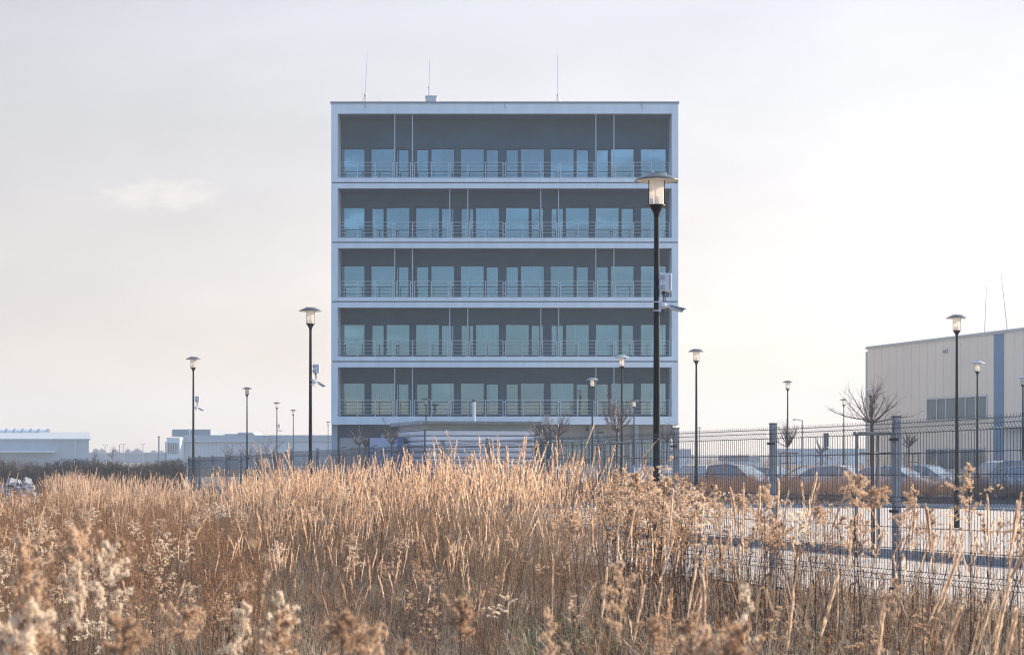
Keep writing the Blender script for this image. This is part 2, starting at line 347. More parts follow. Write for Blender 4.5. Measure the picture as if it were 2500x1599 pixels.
# ---------------------------------------------------------------- office building
BY = 112.0; BK = BY + 2.1
bx0, bx1 = pX(808.5, BY), pX(1656, BY); ox0, ox1 = pX(824.5, BY), pX(1640, BY)
open_y = [(896.5, 1016.5), (751, 870.5), (606, 725.5), (460, 581), (278, 434.5)]      # bottom storey first
seam_y = [882.5, 736.5, 592, 446.5]
off = wroot('office_building', ((bx0+bx1)/2, BY, -0.36), 'six-storey office block with white framed balcony floors and dark recessed wall', 'building')
ztop = pZ(253, BY); zbot = pZ(1036, BY); DEP = 16
for i, (yt, yb) in enumerate(open_y):
    zt, zb = pZ(yt, BY), pZ(yb, BY)
    lo = zbot if i == 0 else pZ(seam_y[i-1], BY) + 0.035
    hi = ztop if i == 4 else pZ(seam_y[i], BY) - 0.035
    m_ = MB()
    m_.box(bx0, bx1, BY, BY+0.28, lo, zb)                       # parapet below opening
    m_.box(bx0, bx1, BY, BY+0.28, zt, hi)                       # lintel above opening
    m_.box(bx0, ox0, BY, BY+0.28, zb+0.0005, zt-0.0005); m_.box(ox1, bx1, BY, BY+0.28, zb+0.0005, zt-0.0005)
    m_.build('storey_frame', M['white'], off)
    # side walls and slabs behind
    m_ = MB(); m_.box(bx0+0.004, ox0+0.004, BY+0.281, BY+DEP, lo-0.035, hi+0.035)
    m_.build('side_wall', M['white'], off)
    m_ = MB()
    y0 = BK+0.3; n = 6; seg = (BY+DEP-0.3-y0)/n
    m_.box(ox1-0.004, bx1-0.004, BY+0.281, y0, lo-0.035, hi+0.035)
    zw = zb+0.15; zwt = zt-0.75 if i < 4 else zt-2.1
    m_.box(ox1-0.004, bx1-0.004, y0, BY+DEP, lo-0.035, zw); m_.box(ox1-0.004, bx1-0.004, y0, BY+DEP, zwt, hi+0.035)
    for k in range(n+1): m_.box(ox1-0.004, bx1-0.004, y0+k*seg-0.35*(k > 0), min(y0+k*seg+0.35, BY+DEP), zw+0.001, zwt-0.001)
    m_.build('side_wall', M['white'], off)
    MB().box(ox0+0.006, ox1-0.006, BY+0.282, BY+DEP, zb-0.25, zb-0.005).build('floor_slab', M['concrete'], off)
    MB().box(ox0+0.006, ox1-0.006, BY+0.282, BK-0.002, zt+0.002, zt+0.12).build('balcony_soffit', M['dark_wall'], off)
    MB().box(ox0+0.006, ox1-0.006, BK+0.3, BY+DEP, zt-0.05, zt+0.1).build('ceiling', M['inside'], off)
for y in seam_y: MB().box(bx0+0.03, bx1-0.03, BY+0.04, BY+0.2, pZ(y, BY)-0.034, pZ(y, BY)+0.034).build('seam_joint', M['seam'], off)
MB().box(bx0-0.05, bx1+0.05, BY-0.06, BY+DEP+0.05, ztop+0.001, pZ(249, BY)).build('parapet_cap', M['greyblue_dark'], off)
MB().box(bx0+0.01, bx1-0.01, BY+DEP, BY+DEP+0.3, zbot, ztop).build('rear_wall', M['inside'], off)
# dark recessed wall with the window openings, in two alternating patterns
PA = [('w', 828.6, 889.2), ('w', 906.5, 961.9), ('d', 969.3, 996.9), ('d', 1017.7, 1045.3), ('w', 1053, 1108.2), ('w', 1125.3, 1180.7), ('d', 1188.4, 1215.7),
      ('d', 1236.8, 1264.3), ('w', 1271.8, 1327.7), ('w', 1344.7, 1400.4), ('d', 1408, 1435.4), ('d', 1457, 1484), ('w', 1491.8, 1546.9), ('w', 1564.9, 1625.7)]
PB = [('w', 828.6, 889.2), ('d', 908.8, 936.1), ('w', 943.6, 999), ('w', 1015.9, 1071.7), ('d', 1078.7, 1106.5), ('d', 1127, 1155), ('w', 1162, 1218),
      ('w', 1235.4, 1290.7), ('d', 1298, 1325.8), ('d', 1346.8, 1374.4), ('w', 1381.9, 1437.5), ('w', 1455, 1510.5), ('d', 1518, 1545.5), ('w', 1564.9, 1625.7)]
wt_y = [934, 791, 648, 505.5, 362.3]
# curtains and blinds: (storey, window number): kind, fraction
CUR = {(0, 0): ('blind', .0, 1), (0, 1): ('blind', 0, 1), (0, 2): ('blind', 0, 1), (0, 4): ('cloth', 0, .82), (0, 6): ('cloth', .3, 1), (0, 9): ('cloth', .1, 1), (0, 12): ('cloth', 0, .5),
       (1, 3): ('cloth', .5, 1), (1, 4): ('cloth', 0, 1), (1, 9): ('cloth', 0, .9), (1, 10): ('cloth', .35, 1), (1, 11): ('cloth', 0, .95), (1, 0): ('cloth', 0, .12), (1, 6): ('cloth', .1, .9),
       (2, 5): ('cloth', 0, 1), (2, 7): ('cloth', 0, 1), (2, 8): ('cloth', 0, .9), (2, 6): ('cloth', 0, 1), (3, 6): ('cloth', 0, 1), (3, 7): ('cloth', 0, 1), (4, 3): ('cloth', 0, .9), (4, 4): ('cloth', 0, .5)}
for i in range(5):
    zb = pZ(open_y[i][1], BY); zt = pZ(open_y[i][0], BY); pat = PA if i % 2 == 0 else PB
    z0 = zb + 0.14; z1 = pZ(wt_y[i], BK)
    wall = MB(); x_prev = ox0 + 0.008
    wall.box(ox0+0.008, ox1-0.008, BK, BK+0.28, z1, zt+0.05); wall.box(ox0+0.008, ox1-0.008, BK, BK+0.28, zb-0.003, z0)
    for n_, (k, a, c) in enumerate(pat):
        xa, xc = pX(a, BK)-0.05, pX(c, BK)+0.05
        wall.box(x_prev, xa, BK, BK+0.28, z0+0.0005, z1-0.0005); x_prev = xc
        top = z1 - (0.0 if k == 'w' else 0.05)
        if k == 'd': wall.box(xa, xc, BK, BK+0.28, top, z1-0.0005)
        t = 0.05
        fr = MB(); y0, y1 = BK+0.12, BK+0.2
        fr.box(xa+.001, xa+t, y0, y1, z0+.001, top-.001); fr.box(xc-t, xc-.001, y0, y1, z0+.001, top-.001)
        fr.box(xa+t, xc-t, y0, y1, z0+.001, z0+t); fr.box(xa+t, xc-t, y0, y1, top-t, top-.001)
        wo_ = fr.build('balcony_door' if k == 'd' else 'window', M['frame'], off)
        MB().box(xa+t, xc-t, y0+0.03, y0+0.045, z0+t, top-t).build('pane', M['glass'], wo_)
        if (i, n_) in CUR:
            kind, f0, f1 = CUR[(i, n_)]; cxa = xa+t+(xc-xa-2*t)*f0; cxc = xa+t+(xc-xa-2*t)*f1; cb = MB(); st = 0.045 if kind == 'cloth' else 0.11
            nn = max(2, int((cxc-cxa)/st)); yy = BK+0.30
            for q in range(nn):
                xa_ = cxa+(cxc-cxa)*q/nn; xb_ = cxa+(cxc-cxa)*(q+1)/nn
                if kind == 'cloth': cb.quad((xa_, yy+0.03*(q % 2), z0), (xb_, yy+0.03*((q+1) % 2), z0), (xb_, yy+0.03*((q+1) % 2), top), (xa_, yy+0.03*(q % 2), top))
                else: cb.quad((xa_+0.012, yy+0.05, z0+0.9), (xb_-0.012, yy, z0+0.9), (xb_-0.012, yy, top), (xa_+0.012, yy+0.05, top))
            cb.build('blind' if kind == 'blind' else 'curtain', M['curtain'], wo_)
    wall.box(x_prev, ox1-0.008, BK, BK+0.28, z0+0.0005, z1-0.0005)
    wall.build('recessed_wall', M['dark_wall'], off)
    # room partitions and corridor wall
    pt = MB(); z1c = zt-0.052
    for u in (898, 1116, 1226, 1336, 1446): pt.box(pX(u, BK+2)-0.06, pX(u, BK+2)+0.06, BK+0.4, BK+6, zb, z1c)
    pt.box(ox0+0.01, pX(1446, BK+6)+0.06, BK+6, BK+6.12, zb, z1c); pt.build('partition', M['inside'], off)
    # railings
    if i % 2 == 0: pipes = [963.7, 1007, 1454.6, 1498.8]
    else: pipes = [1098, 1142, 1320.3, 1363.8]
    cuts = sorted([829, 1635] + [p for p in pipes] + ([1097, 1231, 1366] if i % 2 == 0 else [961.5, 1231, 1500.5]))
    YR = BY + 0.36; zr = pZ(open_y[i][1]-40.5, BY)
    for a, c in zip(cuts[:-1], cuts[1:]):
        ga = 3.8 if a in pipes else (0 if a == 829 else 2); gc = 3.8 if c in pipes else (0 if c == 1635 else 2)
        xa, xc = pX(a+ga, YR), pX(c-gc, YR); r = MB()
        r.box(xa, xc, YR-0.022, YR+0.022, zr-0.03, zr)
        for q in range(1, 5): zz = zr - 0.015 - q*0.205; r.box(xa, xc, YR-0.008, YR+0.008, zz-0.012, zz+0.006)
        npst = max(1, round((xc-xa)/1.05))
        for q in range(npst+1): xx = xa+0.02+(xc-xa-0.04)*q/npst; r.box(xx-0.022, xx+0.022, YR-0.028, YR-0.023+0.05, zb-0.02, zr-0.031)
        r.box(xc, xc+0.09, YR-0.01, YR+0.01, zr-0.14, zr-0.10); r.box(xc, xc+0.09, YR-0.01, YR+0.01, zr-0.75, zr-0.71)
        r.build('railing', M['steel'], off)
    for p in pipes: MB().tube([(pX(p, YR), YR, zb), (pX(p, YR), YR, zt)], 0.032, 8).build('drainpipe', M['steel'], off)
# ground floor
zg = -0.36; GY = BY + 1.2; gx0, gx1 = pX(813, GY), pX(1643, GY)
MB().box(bx0+0.01, bx1-0.01, BY+0.3, BY+DEP, zbot-0.02, zbot+0.3).build('underside', M['greyblue_dark'], off)
m_ = MB(); m_.box(gx0, pX(985, GY), GY, GY+0.3, zg, zbot-0.02); m_.box(pX(985, GY), pX(1346, GY), GY, GY+0.3, zg, zbot-0.02); m_.build('ground_floor_wall', M['dark_wall'], off)
m_ = MB(); m_.box(pX(1346, GY), pX(1443, GY), GY+0.1, GY+0.3, pZ(1072, GY), zbot-0.02); m_.box(pX(1452, GY), gx1, GY+0.1, GY+0.3, pZ(1072, GY), zbot-0.02); m_.build('upper_panel', M['beige_dark'], off)
for a, c in ((1346, 1370), (1374, 1418), (1422, 1443), (1452, 1488), (1492, 1526), (1530, 1566), (1570, 1600), (1604, 1640)):
    m_ = MB(); y0, y1 = GY+0.1, GY+0.2; xa, xc = pX(a, GY), pX(c, GY); zt_ = pZ(1073, GY)
    m_.box(xa, xa+0.08, y0, y1, zg+0.1, zt_); m_.box(xc-0.08, xc, y0, y1, zg+0.1, zt_); m_.box(xa+0.08, xc-0.08, y0, y1, zt_-0.1, zt_-0.001); m_.box(xa+0.08, xc-0.08, y0, y1, zt_-0.62, zt_-0.56)
    o = m_.build('window', M['steel'], off); MB().box(xa+0.08, xc-0.08, y0+0.03, y0+0.05, zg+0.1, zt_-0.1).build('pane', M['glass'], o)
for u in (818, 1446, 1552, 1627): MB().box(pX(u, GY)-0.17, pX(u, GY)+0.17, GY-0.35, GY+0.05, zg, zbot-0.022).build('column', M['greyblue'], off)
m_ = MB(); xa, xc = pX(829, GY), pX(899, GY); m_.box(xa, xc, GY-0.06, GY-0.002, zg+0.02, pZ(1069, GY)); m_.box(xa, xc, GY-0.07, GY-0.061, pZ(1091, GY), pZ(1089.5, GY)); m_.build('garage_door', M['greydoor'], off)
m_ = MB(); m_.box(gx0, gx1, GY+7, GY+7.2, zg, zbot-0.03); m_.box(gx0, gx0+0.2, GY+.31, GY+7, zg, zbot-0.03); m_.build('ground_floor_inner_wall', M['inside'], off)
MB().box(pX(932, GY), pX(936, GY), GY-0.2, GY-0.003, pZ(1078, GY), pZ(1060, GY)).build('wall_lamp', M['lightgrey'], off)
MB().box(pX(1431, GY), pX(1436, GY), GY-0.1, GY+0.095, pZ(1052, GY), pZ(1043, GY)).build('wall_box', M['black'], off)
# roof box and rods
m_ = MB(); y0 = BY+3; xa, xc = pX(1039, y0), pX(1066, y0); z0, z1 = ztop, pZ(237, y0); m_.box(xa, xc, y0, y0+1.2, z0, z1); m_.box(xa-0.03, xc+0.03, y0-0.03, y0+1.23, z1+.001, z1+0.07)
rb = m_.build('roof_vent_housing', M['lightgrey'], off); MB().box(xa+0.07, xa+0.38, y0-0.01, y0-0.002, z0+0.1, z0+0.36).build('grille', M['black'], rb)
MB().lathe([(0.0, z1+0.2), (0.12, z1+0.19), (0.3, z1+0.075), (0.3, z1+0.07)], 12, ((xa+xc)/2, y0+0.6, 0)).build('cowl', M['lightgrey'], rb)
for (ub, ut, yt, w_, Yr) in ((890, 896.5, 131, .03, BY+2.5), (1047, 1049, 147, .03, BY+3.4), (1362.5, 1360.5, 134, .03, BY+2.5), (886, 885.5, 212, .015, BY+1.5), (926, 926, 236, .02, BY+1.5), (1304.5, 1304.5, 241, .015, BY+1.5), (1116, 1116, 243, .015, BY+1.5), (1566, 1566, 246, .015, BY+1.5)):
    p0 = Vector((pX(ub, Yr), Yr, ztop if ub != 1047 else z1)); p1 = Vector(px(ut, yt, Yr)); mid = p0.lerp(p1, 0.28)
    m_ = MB(); m_.tube([tuple(p0), tuple(mid)], w_*0.85, 6); m_.tube([tuple(mid), tuple(p1)], [w_*0.55, w_*0.3], 6)
    m_.lathe([(0.0, -0.06), (w_*2.2, -0.05), (w_*2.2, 0.05), (0, 0.06)], 8, tuple(mid))
    if yt < 200 and ub != 1047:
        for a in (-.35, .35): m_.tube([tuple(mid), (p0.x+a, p0.y+0.2, ztop)], 0.012, 4)
    m_.build('lightning_rod', M['steel'], off)
# hanging wire hooks on the top fascia
for u in (893, 1234, 1568):
    MB().tube([(pX(u-2, BY), BY-0.02, pZ(254, BY)), (pX(u-1, BY), BY-0.03, pZ(262, BY)), (pX(u+1, BY), BY-0.02, pZ(267, BY))], 0.012, 4).build('cable', M['black'], off)

# plastic sheet lying on the top balcony
b = MB(); rr = random.Random(5); zf = pZ(434.5, BY); n = 26
for i in range(n):
    for j in range(5):
        x0 = pX(899+88*i/n, BY); x1 = pX(899+88*(i+1)/n, BY)
        def hh(i, j): 
            t = i/n; e = 0.22*math.exp(-((t-0.13)/0.11)**2)+0.08*math.exp(-((t-0.55)/0.3)**2)
            return max(0.01, e*math.sin(math.pi*(j+0.3)/5.6)+0.03*math.sin(i*2.1+j*1.7)) + zf
        y0 = BY+0.55+j*0.12
        b.quad((x0, y0, hh(i, j)), (x1, y0, hh(i+1, j)), (x1, y0+0.12, hh(i+1, j+1)), (x0, y0+0.12, hh(i, j+1)))
o = b.build('plastic_sheet', M['box'], smooth=True)
sm = o.modifiers.new('solid', 'SOLIDIFY'); sm.thickness = 0.01
tag(o, 'crumpled white plastic sheet lying on the top balcony floor', 'sheet')

# ---------------------------------------------------------------- corrugated shed, lilac cabin
ca, sa = math.cos(R(13)), math.sin(R(13))
c0 = Vector(px(1038, 1048, 95.0)); 
u1 = Vector((ca, sa, 0)); u2 = Vector((-sa, ca, 0))
shed = wroot('metal_shed', (c0.x, c0.y, -0.36), 'low shed clad in pale horizontal sheeting with a dark flat overhanging roof', 'shed')
def shp(a, c, z): p = Vector((c0.x, c0.y, 0)) + u1*a + u2*c; return (p.x, p.y, z)
zt = c0.z; LW, DW = 5.55, 8.2
sheet_lines = []
def sheeting(m_, A, B, nrm, z0, z1, pitch):
    n = int(round((z1-z0)/pitch)); A = Vector(A); B = Vector(B)
    for k in range(n):
        za = z0+(z1-z0)*k/n; zb = z0+(z1-z0)*(k+1)/n; h = zb-za
        pr = [(0.0, za), (0.05, za+h*0.12), (0.05, za+h*0.78), (0.0, za+h*0.9), (0.0, zb)]
        sheet_lines.append(((A.x+nrm.x*.056, A.y+nrm.y*.056), (B.x+nrm.x*.056, B.y+nrm.y*.056), zb-h*0.17))
        for (o1, q1), (o2, q2) in zip(pr[:-1], pr[1:]):
            m_.quad((A.x+nrm.x*o1, A.y+nrm.y*o1, q1), (B.x+nrm.x*o1, B.y+nrm.y*o1, q1), (B.x+nrm.x*o2, B.y+nrm.y*o2, q2), (A.x+nrm.x*o2, A.y+nrm.y*o2, q2))
m_ = MB(); sheeting(m_, shp(0, 0, 0), shp(LW, 0, 0), -u2, -0.36, zt, 0.27); sheeting(m_, shp(0, DW, 0), shp(0, 0, 0), -u1, -0.36, zt, 0.27); sheeting(m_, shp(LW, 0, 0), shp(LW, DW, 0), u1, -0.36, zt, 0.27); m_.build('cladding', M['corr'], shed)
m_ = MB()
for a, c, z in sheet_lines: m_.quad((*a, z-.022), (*c, z-.022), (*c, z+.022), (*a, z+.022))
m_.build('sheet_joints', M['seam'], shed)
MB().obox(shp(-0.02, -0.02, 0), (ca, sa), 0.07, 0.07, -0.36, zt+0.02).build('corner_trim', M['seam'], shed)
cc_ = shp(LW/2, DW/2, 0); MB().obox(cc_[:2], (ca, sa), LW-0.2, DW-0.2, zt-0.1, zt+0.26).build('clerestory', M['polycarb'], shed)
cc_ = shp(LW/2+0.0, DW/2-0.1, 0); m_ = MB(); m_.obox(cc_[:2], (ca, sa), LW+0.5, DW+1.0, zt+0.262, zt+0.40); m_.build('roof', M['roofsheet'], shed)
m_ = MB()
for k in range(46):
    p = shp(-0.29, -0.55+k*0.2, 0); m_.obox(p[:2], (ca, sa), 0.08, 0.09, zt+0.24, zt+0.43)
m_.build('roof_sheet_edge', M['greyblue'], shed)
p0 = shp(3.0, 3, zt+0.35); q = px(1157, 981, 98.2)
m_ = MB(); m_.tube([(q[0], q[1], zt+0.35), q], 0.085, 10); m_.build('flue_pipe', M['white'], shed); MB().lathe([(0.1, 0), (0.1, 0.09), (0.0, 0.11)], 10, q).build('flue_cap', M['black'], shed)

Yc = 99.0
cab = wroot('cabin', (pX(944, Yc), Yc, -0.36), 'lilac metal container cabin with blue corner beside the pale shed', 'cabin')
xa, xc = pX(903, Yc), pX(985, Yc); z1 = pZ(1069, Yc)
m_ = MB(); m_.box(xa, xc-0.32, Yc, Yc+2.4, -0.36, z1)
for k in range(3): x_ = xa+0.33+k*0.4; m_.box(x_, x_+0.25, Yc-0.02, Yc-0.001, z1-1.6, z1-0.35)
m_.build('body', M['lilac'], cab)
m_ = MB(); m_.box(xc-0.318, xc, Yc-0.03, Yc+2.4, -0.36, z1+0.03)
for k in range(10): m_.box(xa+0.05, xa+0.16, Yc-0.05, Yc-0.003, -0.2+k*0.24, -0.08+k*0.24)
m_.build('corner_post', M['blue'], cab)

# ---------------------------------------------------------------- right-hand industrial hall
A = Vector(px(2118, 849, 142)); A.z = 0; dirv = Vector((0.26, -0.9655, 0)).normalized(); nrm = Vector((dirv.y, -dirv.x, 0))   # nrm faces left / viewer
hall = wroot('industrial_hall', (A.x, A.y, -0.5), 'long beige panelled hall with blue vertical stripes and ribbon windows', 'building')
def hp(s, z, o=0): p = A + dirv*s + nrm*o; return (p.x, p.y, z)
HZ = pZ(853, 142)
def hbox(m_, s0, s1, o0, o1, z0, z1):
    c = A + dirv*((s0+s1)/2) + nrm*((o0+o1)/2); m_.obox((c.x, c.y), (dirv.x, dirv.y), s1-s0, o1-o0, z0, z1)
m_ = MB(); hbox(m_, 0, 60, -30, 0, -0.5, HZ); m_.build('wall', M['beige'], hall)
m_ = MB()
s = 1.15
while s < 60:
    if not (18.5 < s < 20 or 22.4 < s < 24): hbox(m_, s-0.012, s+0.012, 0.001, 0.006, -0.3, HZ-0.02)
    s += 1.18
m_.build('panel_joints', M['joint'], hall)
for s0, s1 in ((18.6, 19.85), (22.35, 23.6)): m_ = MB(); hbox(m_, s0, s1, 0.002, 0.03, -0.4, HZ-0.03); m_.build('blue_stripe', M['stripe'], hall)
m_ = MB(); hbox(m_, -0.1, 60.1, -30.1, 0.12, HZ+0.001, HZ+0.2); m_.build('roof_trim', M['lightgrey'], hall)
m_ = MB(); hbox(m_, 0, 60, 0.121, 0.16, HZ+0.05, HZ+0.12); m_.build('gutter_line', M['greyblue'], hall)
m_ = MB(); hbox(m_, 19.9, 32, 0.03, 1.1, pZ(1046, 122), pZ(1042, 122)); m_.build('canopy', M['greyblue'], hall)
m_ = MB(); hbox(m_, 19.9, 32, 0.004, 0.03, 0.2, pZ(1046.5, 122)); m_.build('shop_front', M['lightgrey'], hall)
def hwin(s0, s1, z0, z1, mull):
    m_ = MB(); hbox(m_, s0-0.08, s1+0.08, 0.002, 0.09, z1, z1+0.12); hbox(m_, s0-0.08, s1+0.08, 0.002, 0.09, z0-0.1, z0)
    hbox(m_, s0-0.08, s0, 0.002, 0.08, z0, z1); hbox(m_, s1, s1+0.08, 0.002, 0.08, z0, z1)
    for q in mull: hbox(m_, s0+(s1-s0)*q-0.05, s0+(s1-s0)*q+0.05, 0.002, 0.07, z0+.001, z1-.001)
    o = m_.build('window', M['lightgrey'], hall); m2 = MB(); hbox(m2, s0, s1, 0.01, 0.03, z0, z1); m2.build('pane', M['hallglass'], o)
M['hallglass'] = mat('hall_window_glass', (0.03, 0.065, 0.08), 0.08, spec=0.5, var=0.5, scale=0.35, coat=0.25)
hwin(9.5, 17.7, 4.05, 5.45, (0.17, 0.33, 0.66, 0.83)); hwin(9.3, 17.4, 0.7, 2.0, (0.2, 0.4, 0.6, 0.8)); hwin(28, 36, 4.05, 5.45, (.25, .5, .75))
m_ = MB(); sv = 12.1; hbox(m_, sv-0.3, sv+0.3, 0.002, 0.1, pZ(862, 130.3), pZ(853.5, 130.3)); v_ = m_.build('wall_vent', M['greyblue'], hall)
m_ = MB(); hbox(m_, sv-0.2, sv+0.15, 0.101, 0.11, pZ(860.5, 130.3), pZ(855.5, 130.3)); m_.build('grille', M['greyblue_dark'], v_)
m_ = MB(); hbox(m_, -1.6, -0.02, -12, -0.6, -0.5, pZ(858, 143)); m_.build('stair_block', M['greyblue'], hall)
for (s, ut, yt) in ((15.9, 2408.4, 699), (18.9, 2443.5, 662)):
    p = A + dirv*s - nrm*0.8; m_ = MB(); t = px(ut, yt, p.y); m_.tube([(p.x, p.y, HZ+0.1), t], [0.03, 0.012], 6); m_.build('lightning_rod', M['steel'], hall)
p = A + dirv*20.7 - nrm*3; m_ = MB(); m_.tube([(p.x, p.y, HZ), (p.x, p.y, pZ(791, p.y))], 0.16, 12); m_.build('chimney', M['steel'], hall)

# ---------------------------------------------------------------- far buildings on the left
Yw = 350.0
wh = wroot('warehouse', (pX(100, Yw), Yw, -0.66), 'pale blue-grey warehouse with shallow roof and loading canopy at the far left', 'building')
x0, x1, xm = pX(-260, Yw), pX(217, Yw), pX(185, Yw); ze = pZ(1071, Yw); zr = pZ(1055, Yw+26)
xr = x1*(Yw+50)/Yw-1.5
m_ = MB(); m_.quad((x0, Yw, -.66), (x1, Yw, -.66), (x1, Yw, ze), (x0, Yw, ze)); m_.quad((x1, Yw, -.66), (xr, Yw+50, -.66), (xr, Yw+50, ze), (x1, Yw, ze)); m_.quad((xr, Yw+50, -.66), (x0, Yw+50, -.66), (x0, Yw+50, ze), (xr, Yw+50, ze)); m_.quad((x0, Yw+50, -.66), (x0, Yw, -.66), (x0, Yw, ze), (x0, Yw+50, ze))
m_.build('wall', M['greyblue'], wh)
m_ = MB(); m_.poly([(x0, Yw-0.4, ze), (x1+.4, Yw-0.4, ze), (x1-5.4, Yw+25, zr), (x0, Yw+25, zr)]); m_.poly([(x1+.4, Yw-.4, ze), (xr+.4, Yw+50.4, ze), (x1-5.4, Yw+25, zr)]); m_.poly([(x0, Yw+25, zr), (x1-5.4, Yw+25, zr), (xr+.4, Yw+50.4, ze), (x0, Yw+50.4, ze)])
m_.box(x0, x1+.4, Yw-0.45, Yw-0.05, ze-0.25, ze-0.01); m_.build('roof', M['greyblue'], wh)
m_ = MB(); n = 14
for k in range(n):
    xa = x0+(pX(118, Yw+25)-x0)*k/n+0.2; xb = x0+(pX(118, Yw+25)-x0)*(k+1)/n-0.1
    for q in range(6):
        t0, t1 = math.pi*q/6, math.pi*(q+1)/6
        m_.quad((xa, Yw+25-2*math.cos(t0), zr+0.75*math.sin(t0)), (xb, Yw+25-2*math.cos(t0), zr+0.75*math.sin(t0)), (xb, Yw+25-2*math.cos(t1), zr+0.75*math.sin(t1)), (xa, Yw+25-2*math.cos(t1), zr+0.75*math.sin(t1)))
m_.build('roof_light', M['white'], wh)
MB().box(x0, pX(139, Yw), Yw-3, Yw-0.01, pZ(1104, Yw), pZ(1100, Yw)).build('loading_canopy', M['white'], wh)
m_ = MB()
for u in (0, 61, 122): m_.tube([(pX(u, Yw), Yw-0.1, pZ(1086, Yw)), (pX(u+9, Yw), Yw-2.9, pZ(1100, Yw))], 0.12, 5)
m_.build('canopy_rod', M['greyblue'], wh)
MB().tube([(pX(184, Yw), Yw-0.25, ze-0.2), (pX(184, Yw), Yw-0.25, -0.6)], 0.14, 6).build('downpipe', M['lightgrey'], wh)
MB().box(pX(162, Yw), pX(167, Yw), Yw-0.25, Yw-0.01, pZ(1085, Yw), pZ(1083, Yw)).build('wall_lamp', M['greyblue'], wh)

Yf = 300.0
fac = wroot('factory', (pX(600, Yf), Yf, -0.66), 'grey-blue factory with pale stair tower and white lettering left of the office block', 'building')
MB().box(pX(450, Yf+4), pX(1100, Yf+4), Yf+4, Yf+70, -0.66, pZ(1078, Yf+4)).build('lower_wall', M['lightgrey'], fac)
MB().box(pX(447, Yf+3.9), pX(1101, Yf+3.9), Yf+3.8, Yf+70, pZ(1078, Yf+3.9)+0.002, pZ(1062, Yf+3.9)).build('upper_wall', M['greyblue'], fac)
MB().box(pX(447, Yf+3.7), pX(616, Yf+3.7), Yf+3.5, Yf+3.79, pZ(1078.5, Yf+3.7), pZ(1077, Yf+3.7)).build('cornice', M['white'], fac)
MB().box(pX(407, Yf), pX(439, Yf), Yf, Yf+26, -0.66, pZ(1068, Yf)).build('stair_tower', M['white'], fac)
for (ya, yb) in ((1081, 1107), (1123, 1130)):
    m_ = MB(); xa, xc = pX(409.5, Yf), pX(434.5, Yf); m_.box(xa, xc, Yf-0.08, Yf-0.01, pZ(yb, Yf), pZ(ya, Yf)); o = m_.build('window', M['hallglass'], fac)
    m_ = MB()
    for k in range(7): xx = xa+(xc-xa)*k/6; m_.box(xx-0.05, xx+0.05, Yf-0.16, Yf-0.081, pZ(yb, Yf), pZ(ya, Yf))
    m_.build('mullion', M['lightgrey'], o)
m_ = MB(); m_.box(pX(420, Yf+5), pX(514, Yf+5), Yf+5, Yf+30, pZ(1065, Yf+5), pZ(1048, Yf+5)); m_.build('roof_plant_room', M['greyblue_dark'], fac)
m_ = MB(); m_.box(pX(543, Yf+20), pX(622, Yf+20), Yf+20, Yf+40, pZ(1064, Yf+20), pZ(1059, Yf+20)); m_.box(pX(583, Yf+20), pX(620, Yf+20), Yf+19, Yf+30, pZ(1059, Yf+20), pZ(1055.5, Yf+20)); m_.box(pX(524, Yf+20), pX(533, Yf+20), Yf+20, Yf+24, pZ(1064, Yf+20), pZ(1060, Yf+20)); m_.build('roof_plant', M['greyblue'], fac)
m_ = MB(); m_.tube([(pX(463, Yf+4.5), Yf+4.5, pZ(1064, Yf)), (pX(463, Yf+4.5), Yf+4.5, pZ(1046, Yf))], 0.1, 6); m_.build('flue', M['white'], fac)
m_ = MB()
for k in range(60): xx = pX(452, Yf+4)+k*0.62; m_.box(xx-0.02, xx+0.02, Yf+3.97, Yf+3.999, 0, pZ(1079, Yf+4))
m_.build('panel_joints', M['greyblue'], fac)
cu = bpy.data.curves.new('lettering', 'FONT'); cu.body = 'Thomsport'; cu.size = 0.98; cu.extrude = 0.02
to = bpy.data.objects.new('lettering_curve', cu); COL.objects.link(to); bpy.context.view_layer.update()
me = bpy.data.meshes.new_from_object(to); bpy.data.objects.remove(to); me.materials.clear(); me.materials.append(M['logo']); me.name = 'lettering'
o = bpy.data.objects.new('lettering', me); COL.objects.link(o); o.parent = fac; ofs = ORG[fac.name]
wl = max(v.co.x for v in me.vertices); o.location = (pX(569, Yf+3.7)-ofs[0], 3.72, pZ(1101, Yf+3.7)-ofs[2]); o.rotation_euler = (R(90), 0, 0)
o.scale = ((pX(601, Yf+3.7)-pX(569, Yf+3.7))/wl, 1.0, 1.0)
m_ = MB(); cx, cz = pX(561, Yf+3.7), pZ(1096.5, Yf+3.7)
def ell(m_, cx, cz, rx, rz, w_, a0=0, a1=360, n=20):
    for k in range(n):
        t0 = R(a0+(a1-a0)*k/n); t1 = R(a0+(a1-a0)*(k+1)/n)
        m_.quad((cx+rx*math.cos(t0), Yf+3.68, cz+rz*math.sin(t0)), (cx+rx*math.cos(t1), Yf+3.68, cz+rz*math.sin(t1)), (cx+(rx-w_)*math.cos(t1), Yf+3.68, cz+(rz-w_)*math.sin(t1)), (cx+(rx-w_)*math.cos(t0), Yf+3.68, cz+(rz-w_)*math.sin(t0)))
ell(m_, cx, cz+0.25, 0.27, 0.32, 0.09); ell(m_, cx, cz+0.3, 0.27, 0.62, 0.12, 20, 160); ell(m_, cx, cz-0.1, 0.24, 0.42, 0.1, 200, 340)
m_.build('emblem', M['logo'], fac)

